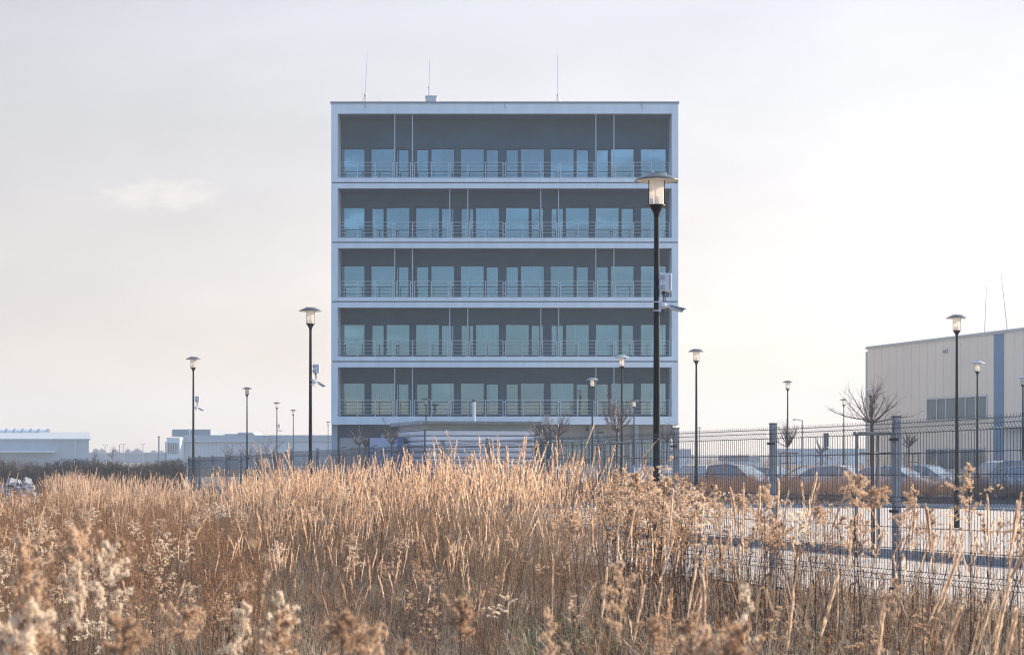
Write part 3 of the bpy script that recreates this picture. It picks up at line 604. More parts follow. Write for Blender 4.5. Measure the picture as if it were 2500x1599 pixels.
Yh = 520.0
h2 = wroot('long_hall', (pX(300, Yh), Yh, -0.66), 'very long low bluish hall far behind between warehouse and factory', 'building')
MB().box(pX(190, Yh), pX(460, Yh), Yh, Yh+60, -0.66, pZ(1111, Yh)+0.4).build('wall', M['greyblue_dark'], h2); MB().box(pX(190, Yh), pX(460, Yh), Yh-0.3, Yh+60, pZ(1111, Yh)+0.402, pZ(1109.5, Yh)+0.6).build('roof_edge', M['greyblue'], h2)
# far right background buildings
for (u0, u1, yt, Y_, mt, nm, lb) in ((1648, 1687, 1096, 330, 'greyblue', 'distant_hall', 'small grey-green hall far behind the fence just right of the office block'),
                                (1788, 1828, 1111, 300, 'greyblue_dark', 'distant_container', 'dark stacked container far behind the parked cars'),
                                (1830, 1856, 1115, 310, 'greyblue', 'distant_container', 'smaller grey container right of the dark stacked one'),
                                (1915, 2112, 1095, 420, 'greyblue', 'distant_warehouse', 'wide pale warehouse far behind the young tree and cars')):
    o = wroot(nm, (pX((u0+u1)/2, Y_), Y_, -0.66), lb, 'building' if 'cont' not in nm else 'container'); z1 = pZ(yt, Y_); zm = -0.66+(z1+0.66)*0.55
    MB().box(pX(u0, Y_), pX(u1, Y_), Y_, Y_+20, -0.66, zm).build('lower_wall', M['white'], o); MB().box(pX(u0, Y_)-0.03, pX(u1, Y_)+0.03, Y_-0.03, Y_+20, zm+.001, z1).build('upper_wall', M[mt], o)

# ---------------------------------------------------------------- street lamps
def lamp_proto(silver=False):
    r = root('street_lamp', (0, 0, 0), 'street lamp', 'street lamp')
    HT = 6.33
    MB().lathe([(0.0, 0.0), (0.088, 0.0), (0.084, 1.15), (0.078, 1.2), (0.056, 1.5), (0.037, HT-0.64), (0.037, HT-0.6)], 20).build('pole', M['pole'], r, smooth=True)
    MB().box(-0.04, 0.04, -0.092, -0.07, 0.55, 0.95).build('service_hatch', M['pole'], r)
    MB().lathe([(0.037, HT-0.62), (0.043, HT-0.61), (0.043, HT-0.585), (0.052, HT-0.56), (0.075, HT-0.52), (0.102, HT-0.475), (0.108, HT-0.462), (0.127, HT-0.46), (0.127, HT-0.447), (0.0, HT-0.445)], 28).build('collar', M['pole'], r, smooth=True)
    g = MB().lathe([(0.107, HT-0.444), (0.107, HT-0.09)], 32).build('lamp_glass', M['frost'], r, smooth=True)
    MB().lathe([(0.0, HT-0.44), (0.035, HT-0.44), (0.035, HT-0.34), (0.022, HT-0.32), (0.0, HT-0.32)], 12).build('bulb_holder', M['greyblue_dark'], g, smooth=True)
    m_ = MB()
    for k in range(3):
        t = R((0, 180, 90)[k]); m_.tube([(0.116*math.cos(t), 0.116*math.sin(t), HT-0.45), (0.116*math.cos(t), 0.116*math.sin(t), HT-0.08)], 0.006, 6)
    m_.build('stay_rod', M['pole'], r)
    hm = M['hatsilver'] if silver else M['hat']
    MB().lathe([(0.0, HT+0.012), (0.15, HT+0.01), (0.165, HT-0.004), (0.2, HT-0.018), (0.29, HT-0.062), (0.325, HT-0.086), (0.325, HT-0.093), (0.3, HT-0.089)], 40).build('hat', hm, r, smooth=True)
    MB().lathe([(0.3, HT-0.0895), (0.26, HT-0.075), (0.16, HT-0.055), (0.0, HT-0.05)], 40).build('hat_underside', M['hat_under'], r, smooth=True)
    m_ = MB()
    for k in range(3): t = R(90+120*k+32); m_.lathe([(0.0, 0.03), (0.012, 0.02), (0.012, 0)], 8, (0.14*math.cos(t), 0.14*math.sin(t), HT+0.01))
    m_.build('cap_nut', M['hatsilver'], r)
    return r
LD, LS = lamp_proto(), lamp_proto(True)
used = {False: False, True: False}
def place_lamp(u, ytop, label, silver=False, Y=None, headz=None, grp='lantern street lamps around the yards'):
    src = LS if silver else LD
    o = src if not used[silver] else copy_tree(src); used[silver] = True
    s = 1.0
    if Y is None: Y = 4700*4.13/(1108-ytop)
    zt_ = pZ(ytop, Y); base = -0.5 if Y < 90 else -0.36
    s = (zt_-base)/6.33
    o.location = (pX(u, Y), Y, base); o.rotation_euler = (0, 0, 0); o.scale = (s if not headz else headz, s if not headz else headz, s)
    o['label'] = label; o['group'] = grp
    return o, Y
place_lamp(1603, 427, 'tall black street lamp with white camera and box, in front of the office block')
place_lamp(758, 752, 'street lamp with camera and box just left of the office block')
place_lamp(472, 872, 'street lamp with camera and box in front of the pale factory stair tower')
place_lamp(603, 946, 'plain street lamp without a camera between the two camera lamps on the left')
place_lamp(676, 982, 'smaller street lamp with tiny camera behind the bare bushes on the left')
place_lamp(716, 1000, 'small slim street lamp just left of the tall lamp beside the office block')
place_lamp(801, 1029, 'tiny distant street lamp at the left foot of the office block')
place_lamp(1040, 972, 'street lamp behind the shed roof in front of the lowest balcony', Y=108)
place_lamp(1446, 923, 'silver-hatted street lamp in front of the office block, lower of the neighbouring two', True)
place_lamp(1518, 868, 'silver-hatted street lamp beside the bare staked tree before the office block', True)
place_lamp(1548, 977, 'faint small street lamp near the right end of the lowest balcony', Y=109)
place_lamp(1700, 853, 'street lamp right of the office block standing clear against the sky')
place_lamp(1923, 930, 'street lamp rising out of the small staked tree')
place_lamp(2060, 974, 'small street lamp left of the large bare tree')
place_lamp(2126, 949, 'street lamp partly hidden behind the large bare tree', True)
place_lamp(2336, 770, 'tall street lamp in front of the beige hall')
place_lamp(2386, 882, 'shorter street lamp in front of the beige hall window', True)
place_lamp(2497, 919, 'street lamp cut by the right edge before the beige hall', True)
place_lamp(1708, 1043, 'tiny street lamp far behind the pole right of the office block', Y=200)
# cobra street light
Yl = 150; r = wroot('road_light', (pX(1959, Yl), Yl, -0.36), 'slim grey road light with a single arm beyond the fence', 'street lamp')
x_, _, z_ = px(1959, 1026, Yl)
MB().tube([(x_, Yl, -0.36), (x_, Yl, z_)], [0.07, 0.045], 8).build('pole', M['greyblue_dark'], r)
MB().tube([(x_, Yl, z_-0.03), (x_-0.5, Yl, z_+0.08)], 0.035, 6).build('arm', M['greyblue_dark'], r)
MB().lathe([(0, -0.02), (0.16, 0), (0.1, 0.09), (0, 0.1)], 10, (x_-0.6, Yl, z_+0.02)).build('lamp_head', M['greyblue_dark'], r)

# cameras and boxes on the poles
def junction_box(u, ya, yb, x0, x1, Y, label):
    s = Y/F; xa = pX(x0, Y); xb = pX(x1, Y); za, zb = pZ(yb, Y), pZ(ya, Y); dp = (zb-za)*0.55
    px_ = pX(u, Y)
    r = root('junction_box', (px_, Y, za), label, 'box', 'junction boxes on lamp poles')
    o = MB().box(xa-px_+0.0, xb-px_, -dp*0.5, dp*0.5, 0, zb-za).build('housing', M['box'], r, bevel=0.012)
    MB().box(xb-px_-0.035, xb-px_-0.02, -dp*0.5-0.006, dp*0.5, 0.03, zb-za-0.03).build('lid_seam', M['greyblue'], r)
    w_ = (xa-px_)
    m_ = MB(); m_.box(w_-0.01, w_+0.08, -dp*0.5-0.02, -dp*0.5-0.001, 0.03, 0.09); m_.box(w_-0.01, w_+0.08, -dp*0.5-0.02, -dp*0.5-0.001, zb-za-0.09, zb-za-0.03); m_.build('clamp', M['greyblue'], r)
    m_ = MB(); h = zb-za
    m_.lathe([(0.03, 0), (0.03, -0.05), (0.0, -0.05)], 8, ((xa+xb)/2-px_-0.02, 0, 0))
    m_.tube([((xa+xb)/2-px_-0.02, 0, -0.04), ((xa+xb)/2-px_-0.03, 0, -0.14), (w_+0.03, 0, -0.2), (w_-0.03, 0, -0.21)], 0.009, 6)
    m_.tube([((xa+xb)/2-px_, 0, -0.04), ((xa+xb)/2-px_, 0, -0.16), (w_+0.05, 0, -0.30)], 0.009, 6); m_.build('cable', M['black'], r)
def sec_camera(u, yc, Y, label, tilt=-18, sc=1.0, yaw=0):
    sc *= 0.56; q_ = px(u, yc, Y); r = root('security_camera', (q_[0]-0.012, q_[1], q_[2]), label, 'security camera', 'security cameras on lamp poles'); r.scale = (sc, sc, sc)
    MB().box(0.07, 0.13, -0.06, 0.06, -0.15, 0.17).build('mounting_plate', M['box'], r, bevel=0.01)
    m_ = MB(); m_.tube([(0.13, 0, 0.02), (0.25, 0, 0.02)], [0.1, 0.09], 20); m_.tube([(0.25, 0, 0.02), (0.27, 0, 0.02)], [0.075, 0.05], 16); m_.build('base', M['box'], r, smooth=False)
    m_ = MB()
    for z in (-0.115, 0.115): m_.lathe([(0.083, z-0.014), (0.09, z-0.014), (0.09, z+0.014), (0.083, z+0.014)], 20, (0.02, 0, 0))
    m_.build('band', M['box'], r)
    MB().tube([(0.27, 0, 0.02), (0.40, 0, 0.0)], 0.028, 10).build('arm', M['box'], r)
    t = R(tilt); c, s_ = math.cos(t), math.sin(t)
    def T(x, z): return (0.38+x*c-z*s_, z*c+x*s_)
    m_ = MB(); x0, z0 = T(0, -0.04); x1, z1 = T(0.34, -0.04); m_.tube([(x0, 0, z0), (x1, 0, z1)], 0.052, 16); hb = m_.build('housing', M['box'], r)
    x2, z2 = T(0.346, -0.04); MB().tube([(x1, 0, z1), (x2, 0, z2)], 0.045, 16).build('lens', M['black'], hb)
    pr = [T(-0.02, 0.012), T(0.42, 0.012), T(0.42, 0.03), T(-0.02, 0.03)]
    m_ = MB(); m_.prism(pr, -0.065, 0.065); pr2 = [T(0.02, 0.012), T(0.40, 0.012), T(0.36, -0.05), T(0.10, -0.02)]; m_.prism(pr2, -0.065, -0.06); m_.prism(pr2, 0.06, 0.065); m_.build('sun_shield', M['greyblue_dark'], r)
    MB().tube([(0.12, 0, -0.13), (0.14, 0, -0.2), (0.18, 0, -0.215), (0.21, 0, -0.17), (0.2, 0, -0.08)], 0.009, 6).build('cable', M['black'], r)
    return r
Yn = 4700*4.13/(1108-427)
junction_box(1603, 668, 712, 1608.5, 1639, Yn, 'large white junction box on the tall black lamp pole')
sec_camera(1603, 748, Yn, 'white bullet security camera on the tall black lamp pole', -12)
Y2 = 4700*4.13/(1108-752); junction_box(760, 889, 911, 764.5, 780, Y2, 'white junction box on the lamp pole left of the office block')
sec_camera(760, 933, Y2, 'security camera on the lamp pole left of the office block', -32)
Y3 = 4700*4.13/(1108-872); junction_box(474, 967, 981, 477, 487.5, Y3, 'white junction box on the lamp pole before the factory')
sec_camera(474, 996, Y3, 'security camera on the lamp pole before the factory', -28)
Y4 = 4700*4.13/(1108-982); junction_box(676, 1035.5, 1043, 678.5, 684, Y4, 'tiny junction box on the small lamp pole beyond the fence')
sec_camera(676, 1051, Y4, 'tiny security camera on the small lamp pole beyond the fence', 0)

# ---------------------------------------------------------------- wire mesh fence
fence = wroot('mesh_fence', (posts[3][0], posts[3][1], posts[3][2]), 'grey-blue welded wire mesh fence with folded panels and steel posts', 'fence')
prof = [(0.02, 0)]
for zf in (0.63, 1.29, 1.95): prof += [(zf-0.05, 0.0), (zf, 0.036), (zf+0.042, 0.0)]
prof += [(2.02, 0)]
hz = [(0.05, 0), (0.25, 0), (0.41, 0)]
for zf in (0.63, 1.29): hz += [(zf-0.05, 0), (zf, .036), (zf+0.042, 0), (zf+.24, 0), (zf+.43, 0)]
hz += [(1.90, 0), (1.95, 0.036), (1.992, 0)]
hz = sorted(set(hz))
for i in range(len(posts)-1):
    a = Vector(posts[i]); c = Vector(posts[i+1]); d = (c-a); hd = Vector((d.x, d.y, 0)); Ln = hd.length; hd.normalize(); nv_ = Vector((-hd.y, hd.x, 0))
    if nv_.x > 0: nv_ = -nv_
    near = (a.y < 36); m_ = MB(); k = 3
    nw = int(round(Ln/0.05)) - 1
    for j in range(1, nw+1):
        t = j/(nw+1); p = a + d*t
        m_.tube([tuple(p + nv_*o_ + Vector((0, 0, z))) for z, o_ in prof], 0.0030, k, cap=False)
    for z, o_ in hz:
        m_.tube([tuple(a + nv_*(o_+0.005) + Vector((0, 0, z))), tuple(c + nv_*(o_+0.005) + Vector((0, 0, z)))], 0.0036, 4, cap=False)
    m_.build('mesh_panel', M['wire'], fence)
for i, p in enumerate(posts):
    q = posts[min(i+1, len(posts)-1)]; r_ = posts[max(i-1, 0)]; d = (Vector(q)-Vector(r_)); d.z = 0; d.normalize(); nn = Vector((-d.y, d.x, 0))
    if nn.x > 0: nn = -nn
    c = Vector(p) - nn*0.035
    m_ = MB(); m_.obox((c.x, c.y), (d.x, d.y), 0.06, 0.06, p[2]-0.3, p[2]+2.05)
    for e in (-1, 1):
        cc2 = c - Vector((0, 0, 0)) + d*0.0 + nn*0.0
        m_.obox((c.x+d.x*0.012*e, c.y+d.y*0.012*e), (d.x, d.y), 0.004, 0.066, p[2]-0.3, p[2]+2.048)
    po = m_.build('post', M['fpost'], fence)
    m_ = MB()
    for z in (1.85, 1.2, 0.5): m_.obox((c.x+nn.x*0.03, c.y+nn.y*0.03), (d.x, d.y), 0.13, 0.02, p[2]+z-0.012, p[2]+z+0.012)
    m_.build('clamp', M['black'], po)
    MB().obox((c.x, c.y), (d.x, d.y), 0.068, 0.068, p[2]+2.051, p[2]+2.062).build('post_cap', M['black'], po)

# ---------------------------------------------------------------- bare trees and stake frames
def bare_tree(u, yfork, ytop, halfw, Y, seed, label, nb=11, droop=0.0, base=-0.45, grp='young bare street trees', ubase=None, tw=1.0):
    rr = random.Random(seed); X = pX(u, Y); zf = pZ(yfork, Y)-base; Hc = pZ(ytop, Y)-base-zf; W = halfw*1.25/F*Y
    r = root('bare_tree', (X, Y, base), label, 'tree', grp)
    tr = MB(); lean = rr.uniform(-.03, .03)
    tr.tube([(0, 0, 0), (lean*0.3, 0.01, zf*0.5), (lean, 0, zf)], [0.05, 0.04, 0.042], 8); tr.build('trunk', M['bark'], r, smooth=True)
    cr = MB()
    def branch(p, d, L, rad, lvl):
        pts = [p]; n = 5 if lvl < 2 else 3; rads = [rad]
        for k in range(n):
            d = (d + Vector((rr.gauss(0, .15), rr.gauss(0, .15), rr.gauss(0.02, .11)))).normalized(); p = p + d*(L/n); pts.append(p); rads.append(rad*(1-(k+1)/n*0.72))
        cr.tube([tuple(q) for q in pts], rads, 5 if lvl == 0 else 3, cap=False)
        if lvl >= 3: return
        m = {0: 9, 1: 5, 2: 2}[lvl]
        for k in range(m):
            t = rr.uniform(0.25, 1.0); idx = min(n-1, int(t*n)); q = pts[idx].lerp(pts[idx+1], t*n-idx) if idx+1 < len(pts) else pts[-1]
            a = rr.uniform(0, 6.28); side = Vector((math.cos(a), math.sin(a), rr.uniform(0.0, 0.7))).normalized(); dd = (d*0.9 + side*0.75).normalized()
            branch(q, dd, L*rr.uniform(.22, .42), rads[idx]*0.5, lvl+1)
    for k in range(nb):
        a = k*2.399 + rr.uniform(-.3, .3); sp_ = rr.uniform(0.45, 1.0) if k > 2 else rr.uniform(0.05, 0.3)
        tgt = Vector((W*sp_*math.cos(a)*1.05, W*sp_*math.sin(a)*1.05, Hc*(1.0-0.62*sp_**2)*rr.uniform(.85, 1.05)))
        branch(Vector((lean, 0, zf-0.05)), tgt.normalized(), tgt.length*rr.uniform(.7, 1.12), 0.017*tw, 0)
    cr.build('crown', M['twig'], r)
    return r
def stakes(u0, u1, ytop, Y, label, base=-0.45, nmid=True, third=True):
    xa, xb = pX(u0, Y), pX(u1, Y); xm = (xa+xb)/2; h = pZ(ytop, Y)-base; w_ = (xb-xa)/2
    r = root('tree_stake_frame', (xm, Y, base), label, 'stake frame', 'wooden stake frames round young trees')
    pt = [(-w_*0.9, -0.15), (w_*0.85, -0.2), (w_*0.45, 0.5)]
    for (x, y) in pt: MB().tube([(x*1.08, y*1.1, 0), (x, y, h-0.04)], 0.035, 10).build('stake', M['wood'], r, smooth=True)
    m_ = MB(); 
    for (p, q) in ((0, 1), (1, 2), (2, 0)):
        a, c = Vector((*pt[p], h)), Vector((*pt[q], h)); d = (c-a).normalized()*0.09
        MB().tube([tuple(a-d), tuple(c+d)], 0.035, 8).build('crossbar', M['wood'], r)
    m_ = MB(); hs = h-0.42
    for (x, y) in pt: m_.tube([(x, y, hs), (0, 0, hs-0.02)], 0.013, 4)
    m_.build('strap', M['strap'], r)
trees = [(2132, 1027, 925, 76, 42, 'wide bare staked tree before the beige hall', 15, -0.55, 'tree_a'),
         (1922, 1089, 1030, 36, 84, 'small bare staked tree round the lamp pole left of the beige hall', 14, -0.45, ''),
         (2005, 1108, 1070, 20, 120, 'tiny bare tree beside the grey sign back', 9, -0.36, ''),
         (2217, 1090, 1050, 32, 98, 'small bare staked tree behind the post of the fence and the white car', 12, -0.4, ''),
         (1505, 1052, 955, 44, 62, 'bare staked tree with tall narrow crown before the right of the office block', 13, -0.5, ''),
         (1362, 1065, 993, 42, 80, 'bare staked tree right of the corrugated shed', 13, -0.42, ''),
         (1328, 1082, 1012, 44, 93, 'reddish bare tree at the right end of the corrugated shed', 13, -0.36, ''),
         (878, 1085, 1033, 22, 97, 'leftmost bare tree before the grey garage door', 11, -0.36, ''),
         (894, 1092, 1036, 20, 103, 'twiggy bare tree between the garage door and the lilac cabin', 12, -0.36, ''),
         (957, 1083, 1018, 40, 93, 'bare tree before the lilac cabin, left of the shed', 12, -0.36, ''),
         (1628, 1080, 1024, 30, 100, 'bare tree behind the tall black pole at the right end of the office block', 12, -0.36, '')]
for i, (u, yf, yt, hw, Y, lb, nb, bs, _) in enumerate(trees): bare_tree(u, yf, yt, hw, Y, 100+i, lb, nb, base=bs, tw=(1.0 if Y > 50 else 0.8)*(1+Y/160))
stakes(2085, 2182, 1058, 42, 'large stake frame round the wide bare tree behind the fence', -0.55)
stakes(1902, 1946, 1106, 84, 'stake frame round the small tree with the lamp pole', -0.45)
stakes(1990, 2020, 1114, 120, 'tiny stake frame beside the grey sign back', -0.36)
stakes(2206, 2244, 1107, 98, 'stake frame of the small tree behind the white car', -0.4)
stakes(1476, 1540, 1081, 62, 'stake frame round the tall narrow tree before the office block', -0.5)
stakes(1328, 1388, 1086, 80, 'stake frame right of the corrugated shed', -0.42)
stakes(858, 900, 1094, 97, 'stake frame of the leftmost tree before the garage door', -0.36)
stakes(930, 976, 1101, 93, 'stake frame before the lilac cabin', -0.36)
stakes(1607, 1641, 1103, 100, 'stake frame behind the tall black pole', -0.36)
for i, (u, yf, yt, hw, Y, lb) in enumerate(((652, 1118, 1064, 40, 190, 'bare bushy tree before the factory, between two slim lamps'), (560, 1122, 1082, 30, 200, 'faint bare tree before the white lettering of the factory'), (605, 1120, 1075, 30, 195, 'bare tree behind the lamp pole before the factory'), (275, 1118, 1086, 12, 260, 'thin bare tree right of the warehouse'), (232, 1118, 1098, 8, 260, 'smallest bare tree right of the warehouse'))):
    bare_tree(u, yf, yt, hw, Y, 300+i, lb, 12, base=-0.6, grp='bare trees in the distance', tw=1.8)

# rubble heap
rub = root('rubble_heap', (pX(50, 60), 60, -0.3), 'heap of grey concrete rubble among the weeds at the left edge', 'rubble heap')
rr = random.Random(11); 
for k in range(120):
    t = rr.uniform(-1.25, 1.25); hmax = 1.36*math.exp(-((t+0.1)/0.75)**2); z = rr.uniform(0.15, max(0.2, hmax)); y = rr.uniform(-.5, .5)*(1.4-z*0.7); s = rr.uniform(.075, .14)
    m_ = MB(); pts = []
    import bmesh
    bm = bmesh.new(); bmesh.ops.create_cube(bm, size=s*1.7)
    for v in bm.verts: v.co = Vector((v.co.x*rr.uniform(.75, 1.35), v.co.y*rr.uniform(.75, 1.3), v.co.z*rr.uniform(.6, 1.1)))
    me = bpy.data.meshes.new('rubble_block'); bm.to_mesh(me); bm.free(); me.materials.append(M['stone'])
    o = bpy.data.objects.new('rubble_block', me); COL.objects.link(o); o.parent = rub; o.location = (t, y, z*0.95); o.rotation_euler = (rr.uniform(0, 3), rr.uniform(0, 3), rr.uniform(0, 3))

# sign back
Ys = 95; r = wroot('sign_board', (pX(2017, Ys), Ys, -0.4), 'grey back of a narrow traffic sign on a post behind the fence', 'sign')
MB().box(pX(2010.5, Ys), pX(2023.5, Ys), Ys, Ys+0.04, pZ(1090, Ys), pZ(1057, Ys)).build('panel', M['signback'], r, bevel=0.01)
MB().box(pX(2013, Ys), pX(2022, Ys), Ys, Ys+0.03, pZ(1099, Ys), pZ(1091, Ys)).build('small_panel', M['signback'], r)
MB().tube([(pX(2017, Ys), Ys+0.06, -0.4), (pX(2017, Ys), Ys+0.06, pZ(1060, Ys))], 0.03, 8).build('post', M['steel'], r)

# distant floodlight masts
for u, yt, Y, k, lb in ((388, 1067, 240, 1, 'thin dark mast left of the factory'), (405, 1081, 300, 1, 'thin mast touching the factory stair tower'), (257, 1087, 500, 2, 'twin-arm light mast nearest the warehouse'), (292, 1087, 420, 1, 'single light mast between twin-arm masts'), (301, 1084, 500, 2, 'twin-arm light mast behind the single one'), (349, 1083, 500, 2, 'twin-arm light mast right of the far trees')):
    r = wroot('light_mast', (pX(u, Y), Y, -0.6), lb, 'light mast', 'light masts on the horizon'); x, _, z = px(u, yt, Y)
    MB().tube([(x, Y, -0.6), (x, Y, z)], [0.13, 0.09], 6).build('pole', M['greyblue_dark'], r)
    m_ = MB(); 
    if k == 2: m_.box(x-0.65, x+0.65, Y-.05, Y+.05, z-0.06, z+0.02)
    m_.box(x-0.16, x+0.16, Y-.15, Y+.15, z, z+0.12) if k == 1 else (m_.box(x-0.75, x-0.4, Y-.1, Y+.1, z+.021, z+.1), m_.box(x+0.4, x+0.75, Y-.1, Y+.1, z+.021, z+.1))
    m_.build('lamp_head', M['greyblue_dark'], r)

# ---------------------------------------------------------------- cars
def car(u, Y, rot, paint, label, kind='hatch', base=-0.34, sc=1.0, rough=0.25):
    p = mat('car_paint', tuple(min(.75, c_*1.5+.03) for c_ in paint), rough, metal=0.3, coat=0.6)
    r = root('parked_car', (pX(u, Y), Y, base), label, 'car', 'cars parked beyond the paved yard', rz=R(rot)); r.scale = (sc, sc, sc)
    L = {'hatch': 4.1, 'sedan': 4.5, 'van': 4.7}[kind]; h = {'hatch': 1.47, 'sedan': 1.44, 'van': 1.85}[kind]; W = 0.88
    if kind == 'hatch': low = [(-2.05, .55, .82), (-1.95, .35, .95), (-1.2, .3, .98), (0, .28, .95), (0.75, .28, .95), (1.5, .3, .86), (1.9, .35, .72), (2.05, .5, .62)]; gh = [(-1.95, .94), (-1.6, 1.32), (-1.1, h-.04), (-.3, h), (.35, h-.06), (1.15, .93)]
    elif kind == 'sedan': low = [(-2.25, .55, .85), (-2.15, .35, .97), (-1.5, .3, 1.0), (0, .28, .95), (0.85, .28, .95), (1.6, .3, .86), (2.1, .35, .72), (2.25, .5, .6)]; gh = [(-1.75, .98), (-1.15, 1.34), (-.6, h-.03), (0, h), (.4, h-.06), (1.25, .93)]
    else: low = [(-2.35, .5, .95), (-2.3, .35, 1.05), (-1.2, .3, 1.06), (0, .28, 1.05), (0.9, .28, 1.04), (1.7, .3, .98), (2.2, .35, .8), (2.35, .5, .65)]; gh = [(-2.28, 1.04), (-2.15, h-.12), (-1.8, h), (.1, h), (.65, h-.1), (1.5, 1.02)]
    m_ = MB(); n = len(low); sec = []
    for i, (x, zb, zt) in enumerate(low):
        k = 0.86 if i in (0, n-1) else (0.96 if i in (1, n-2) else 1.0); w_ = W*k
        sec.append([(x, -w_*0.93, zb), (x, -w_, (zb+zt)/2), (x, -w_*0.95, zt-.06), (x, -w_*0.82, zt), (x, 0, zt+.03), (x, w_*0.82, zt), (x, w_*0.95, zt-.06), (x, w_, (zb+zt)/2), (x, w_*0.93, zb)])
    for a, c in zip(sec[:-1], sec[1:]):
        for q in range(8): m_.quad(a[q], a[q+1], c[q+1], c[q])
    m_.poly(list(reversed(sec[0]))); m_.poly(sec[-1]); bo = m_.build('body', p, r, smooth=False)
    # greenhouse
    g = MB(); wb, wr = W*0.86, W*0.66; gs = []
    zmin = min(gh[0][1], gh[-1][1])
    for (x, z) in gh:
        t = (z-zmin)/(h-zmin); w_ = wb+(wr-wb)*t; gs.append((x, w_, z))
    for (x0, w0, z0), (x1, w1, z1) in zip(gs[:-1], gs[1:]):
        g.quad((x0, -w0, z0), (x1, -w1, z1), (x1, w1, z1), (x0, w0, z0))
        for s_ in (-1, 1): g.quad((x0, s_*w0, z0), (x1, s_*w1, z1), (x1, s_*wb, zmin-.02), (x0, s_*wb, zmin-.02))
    g.build('windows', M['carglass'], bo)
    ro = MB(); idx = [i for i, q in enumerate(gs) if q[2] > h-.15]
    for i, j in zip(idx[:-1], idx[1:]):
        a, c = gs[i], gs[j]; ro.quad((a[0], -a[1]-.01, a[2]+.012), (c[0], -c[1]-.01, c[2]+.012), (c[0], c[1]+.01, c[2]+.012), (a[0], a[1]+.01, a[2]+.012))
    for s_ in (-1, 1):
        for q in (gs[:2], gs[-2:], (gs[2], (gs[2][0], wb, zmin)), ((.05, gs[3][1], gs[3][2]), (0.1, wb, zmin))):
            (xa, wa, za), (xb, wbb, zb_) = q; ro.tube([(xa, s_*(wa+.01), za), (xb, s_*(wbb+.01), zb_)], 0.035, 4)
        ro.tube([(gs[i][0], s_*(gs[i][1]+.01), gs[i][2]) for i in range(len(gs))], 0.03, 4)
    ro.build('roof', p, bo)
    for x in (-L*0.31, L*0.32):
        for s_ in (-1, 1):
            wv = MB(); wv.tube([(x, s_*(W-.2), .31), (x, s_*(W+.005), .31)], .31, 20); wo2 = wv.build('wheel', M['tyre'], r)
            MB().tube([(x, s_*(W), .31), (x, s_*(W+.02), .31)], .2, 14).build('rim', M['steel'], wo2)
    for s_ in (-1, 1):
        hx = low[-2][0]; MB().box(hx-.05, hx+.1, s_*W*.62-.16, s_*W*.62+.16, .58, .71).build('headlight', M['lamp_plastic'], r)
        MB().box(low[0][0]-.02, low[0][0]+.05, s_*W*.66-.1, s_*W*.66+.1, .62, .8).build('taillight', M['redlens'], r)
        MB().box(.7, .88, s_*(W*.98)-.1, s_*(W*.98)+.1, .93, 1.06).build('wing_mirror', p, r)
M['redlens'] = mat('tail_lens', (0.25, 0.01, 0.01), 0.2, coat=0.5)
cars = [(1420, 100, -60, (.5, .52, .55), 'silver car at the foot of the office block, left of the staked tree', 'hatch', 1),
        (1568, 97, -75, (.10, .16, .28), 'blue car just left of the tall black pole', 'hatch', 1),
        (1622, 99, -70, (.30, .33, .36), 'grey car partly behind the tall black pole', 'sedan', 1),
        (1702, 96, -115, (.14, .16, .17), 'dark green-grey estate car right of the office block', 'hatch', 1.02),
        (1805, 95, -48, (.16, .15, .17), 'dark car with frosty windscreen left of the second fence post', 'hatch', 1.03),
        (1890, 104, -50, (.6, .62, .64), 'white car nose between the fence post and small tree', 'hatch', 0.9),
        (1985, 95, -160, (.10, .035, .06), 'dark red car right of the small staked tree', 'sedan', 1),
        (2062, 93, -40, (.55, .58, .62), 'light car with frosted windscreen left of the big stake frame', 'hatch', 1),
        (2180, 92, -38, (.66, .68, .72), 'white saloon car behind the thick fence post', 'sedan', 1.02),
        (2262, 99, -42, (.5, .55, .6), 'pale car behind the white saloon, beside the lamp pole', 'hatch', 1),
        (2440, 92, -150, (.08, .13, .22), 'dark blue van before the blue stripe of the hall', 'van', 0.92),
        (2530, 88, -35, (.30, .31, .33), 'grey car cut off by the right edge', 'hatch', 1)]
for (u, Y, rot, c, lb, kd, s) in cars: car(u, Y, rot, c, lb, kd, sc=s)

# ---------------------------------------------------------------- vegetation
rng = np.random.default_rng(7)
class TPL:
    def __init__(s): s.v = []; s.t = []; s.m = []
    def rib(s, pts, wid, side, mi):
        pts = np.asarray(pts, float); side = np.asarray(side, float); side = side/np.linalg.norm(side); n = len(s.v); k = len(pts)
        for p, w_ in zip(pts, wid): s.v.append(p-side*w_/2); s.v.append(p+side*w_/2)
        for i in range(k-1):
            a = n+2*i; s.t += [(a, a+1, a+3), (a, a+3, a+2)]; s.m += [mi, mi]
    def tri(s, a, b, c, mi): n = len(s.v); s.v += [a, b, c]; s.t.append((n, n+1, n+2)); s.m.append(mi)
    def tube3(s, pts, rad, mi, k=3):
        pts = np.asarray(pts, float); n = len(s.v); K = len(pts)
        for i, p in enumerate(pts):
            for j in range(k): t = 2*math.pi*j/k; s.v.append(p+np.array([math.cos(t)*rad[i], math.sin(t)*rad[i], 0]))
        for i in range(K-1):
            for j in range(k):
                a = n+i*k+j; b_ = n+i*k+(j+1) % k; s.t += [(a, b_, b_+k), (a, b_+k, a+k)]; s.m += [mi, mi]
    def done(s): return (np.array(s.v, np.float32), np.array(s.t, np.int32), np.array(s.m, np.int32))
def unit(v): v = np.asarray(v, float); return v/np.linalg.norm(v)
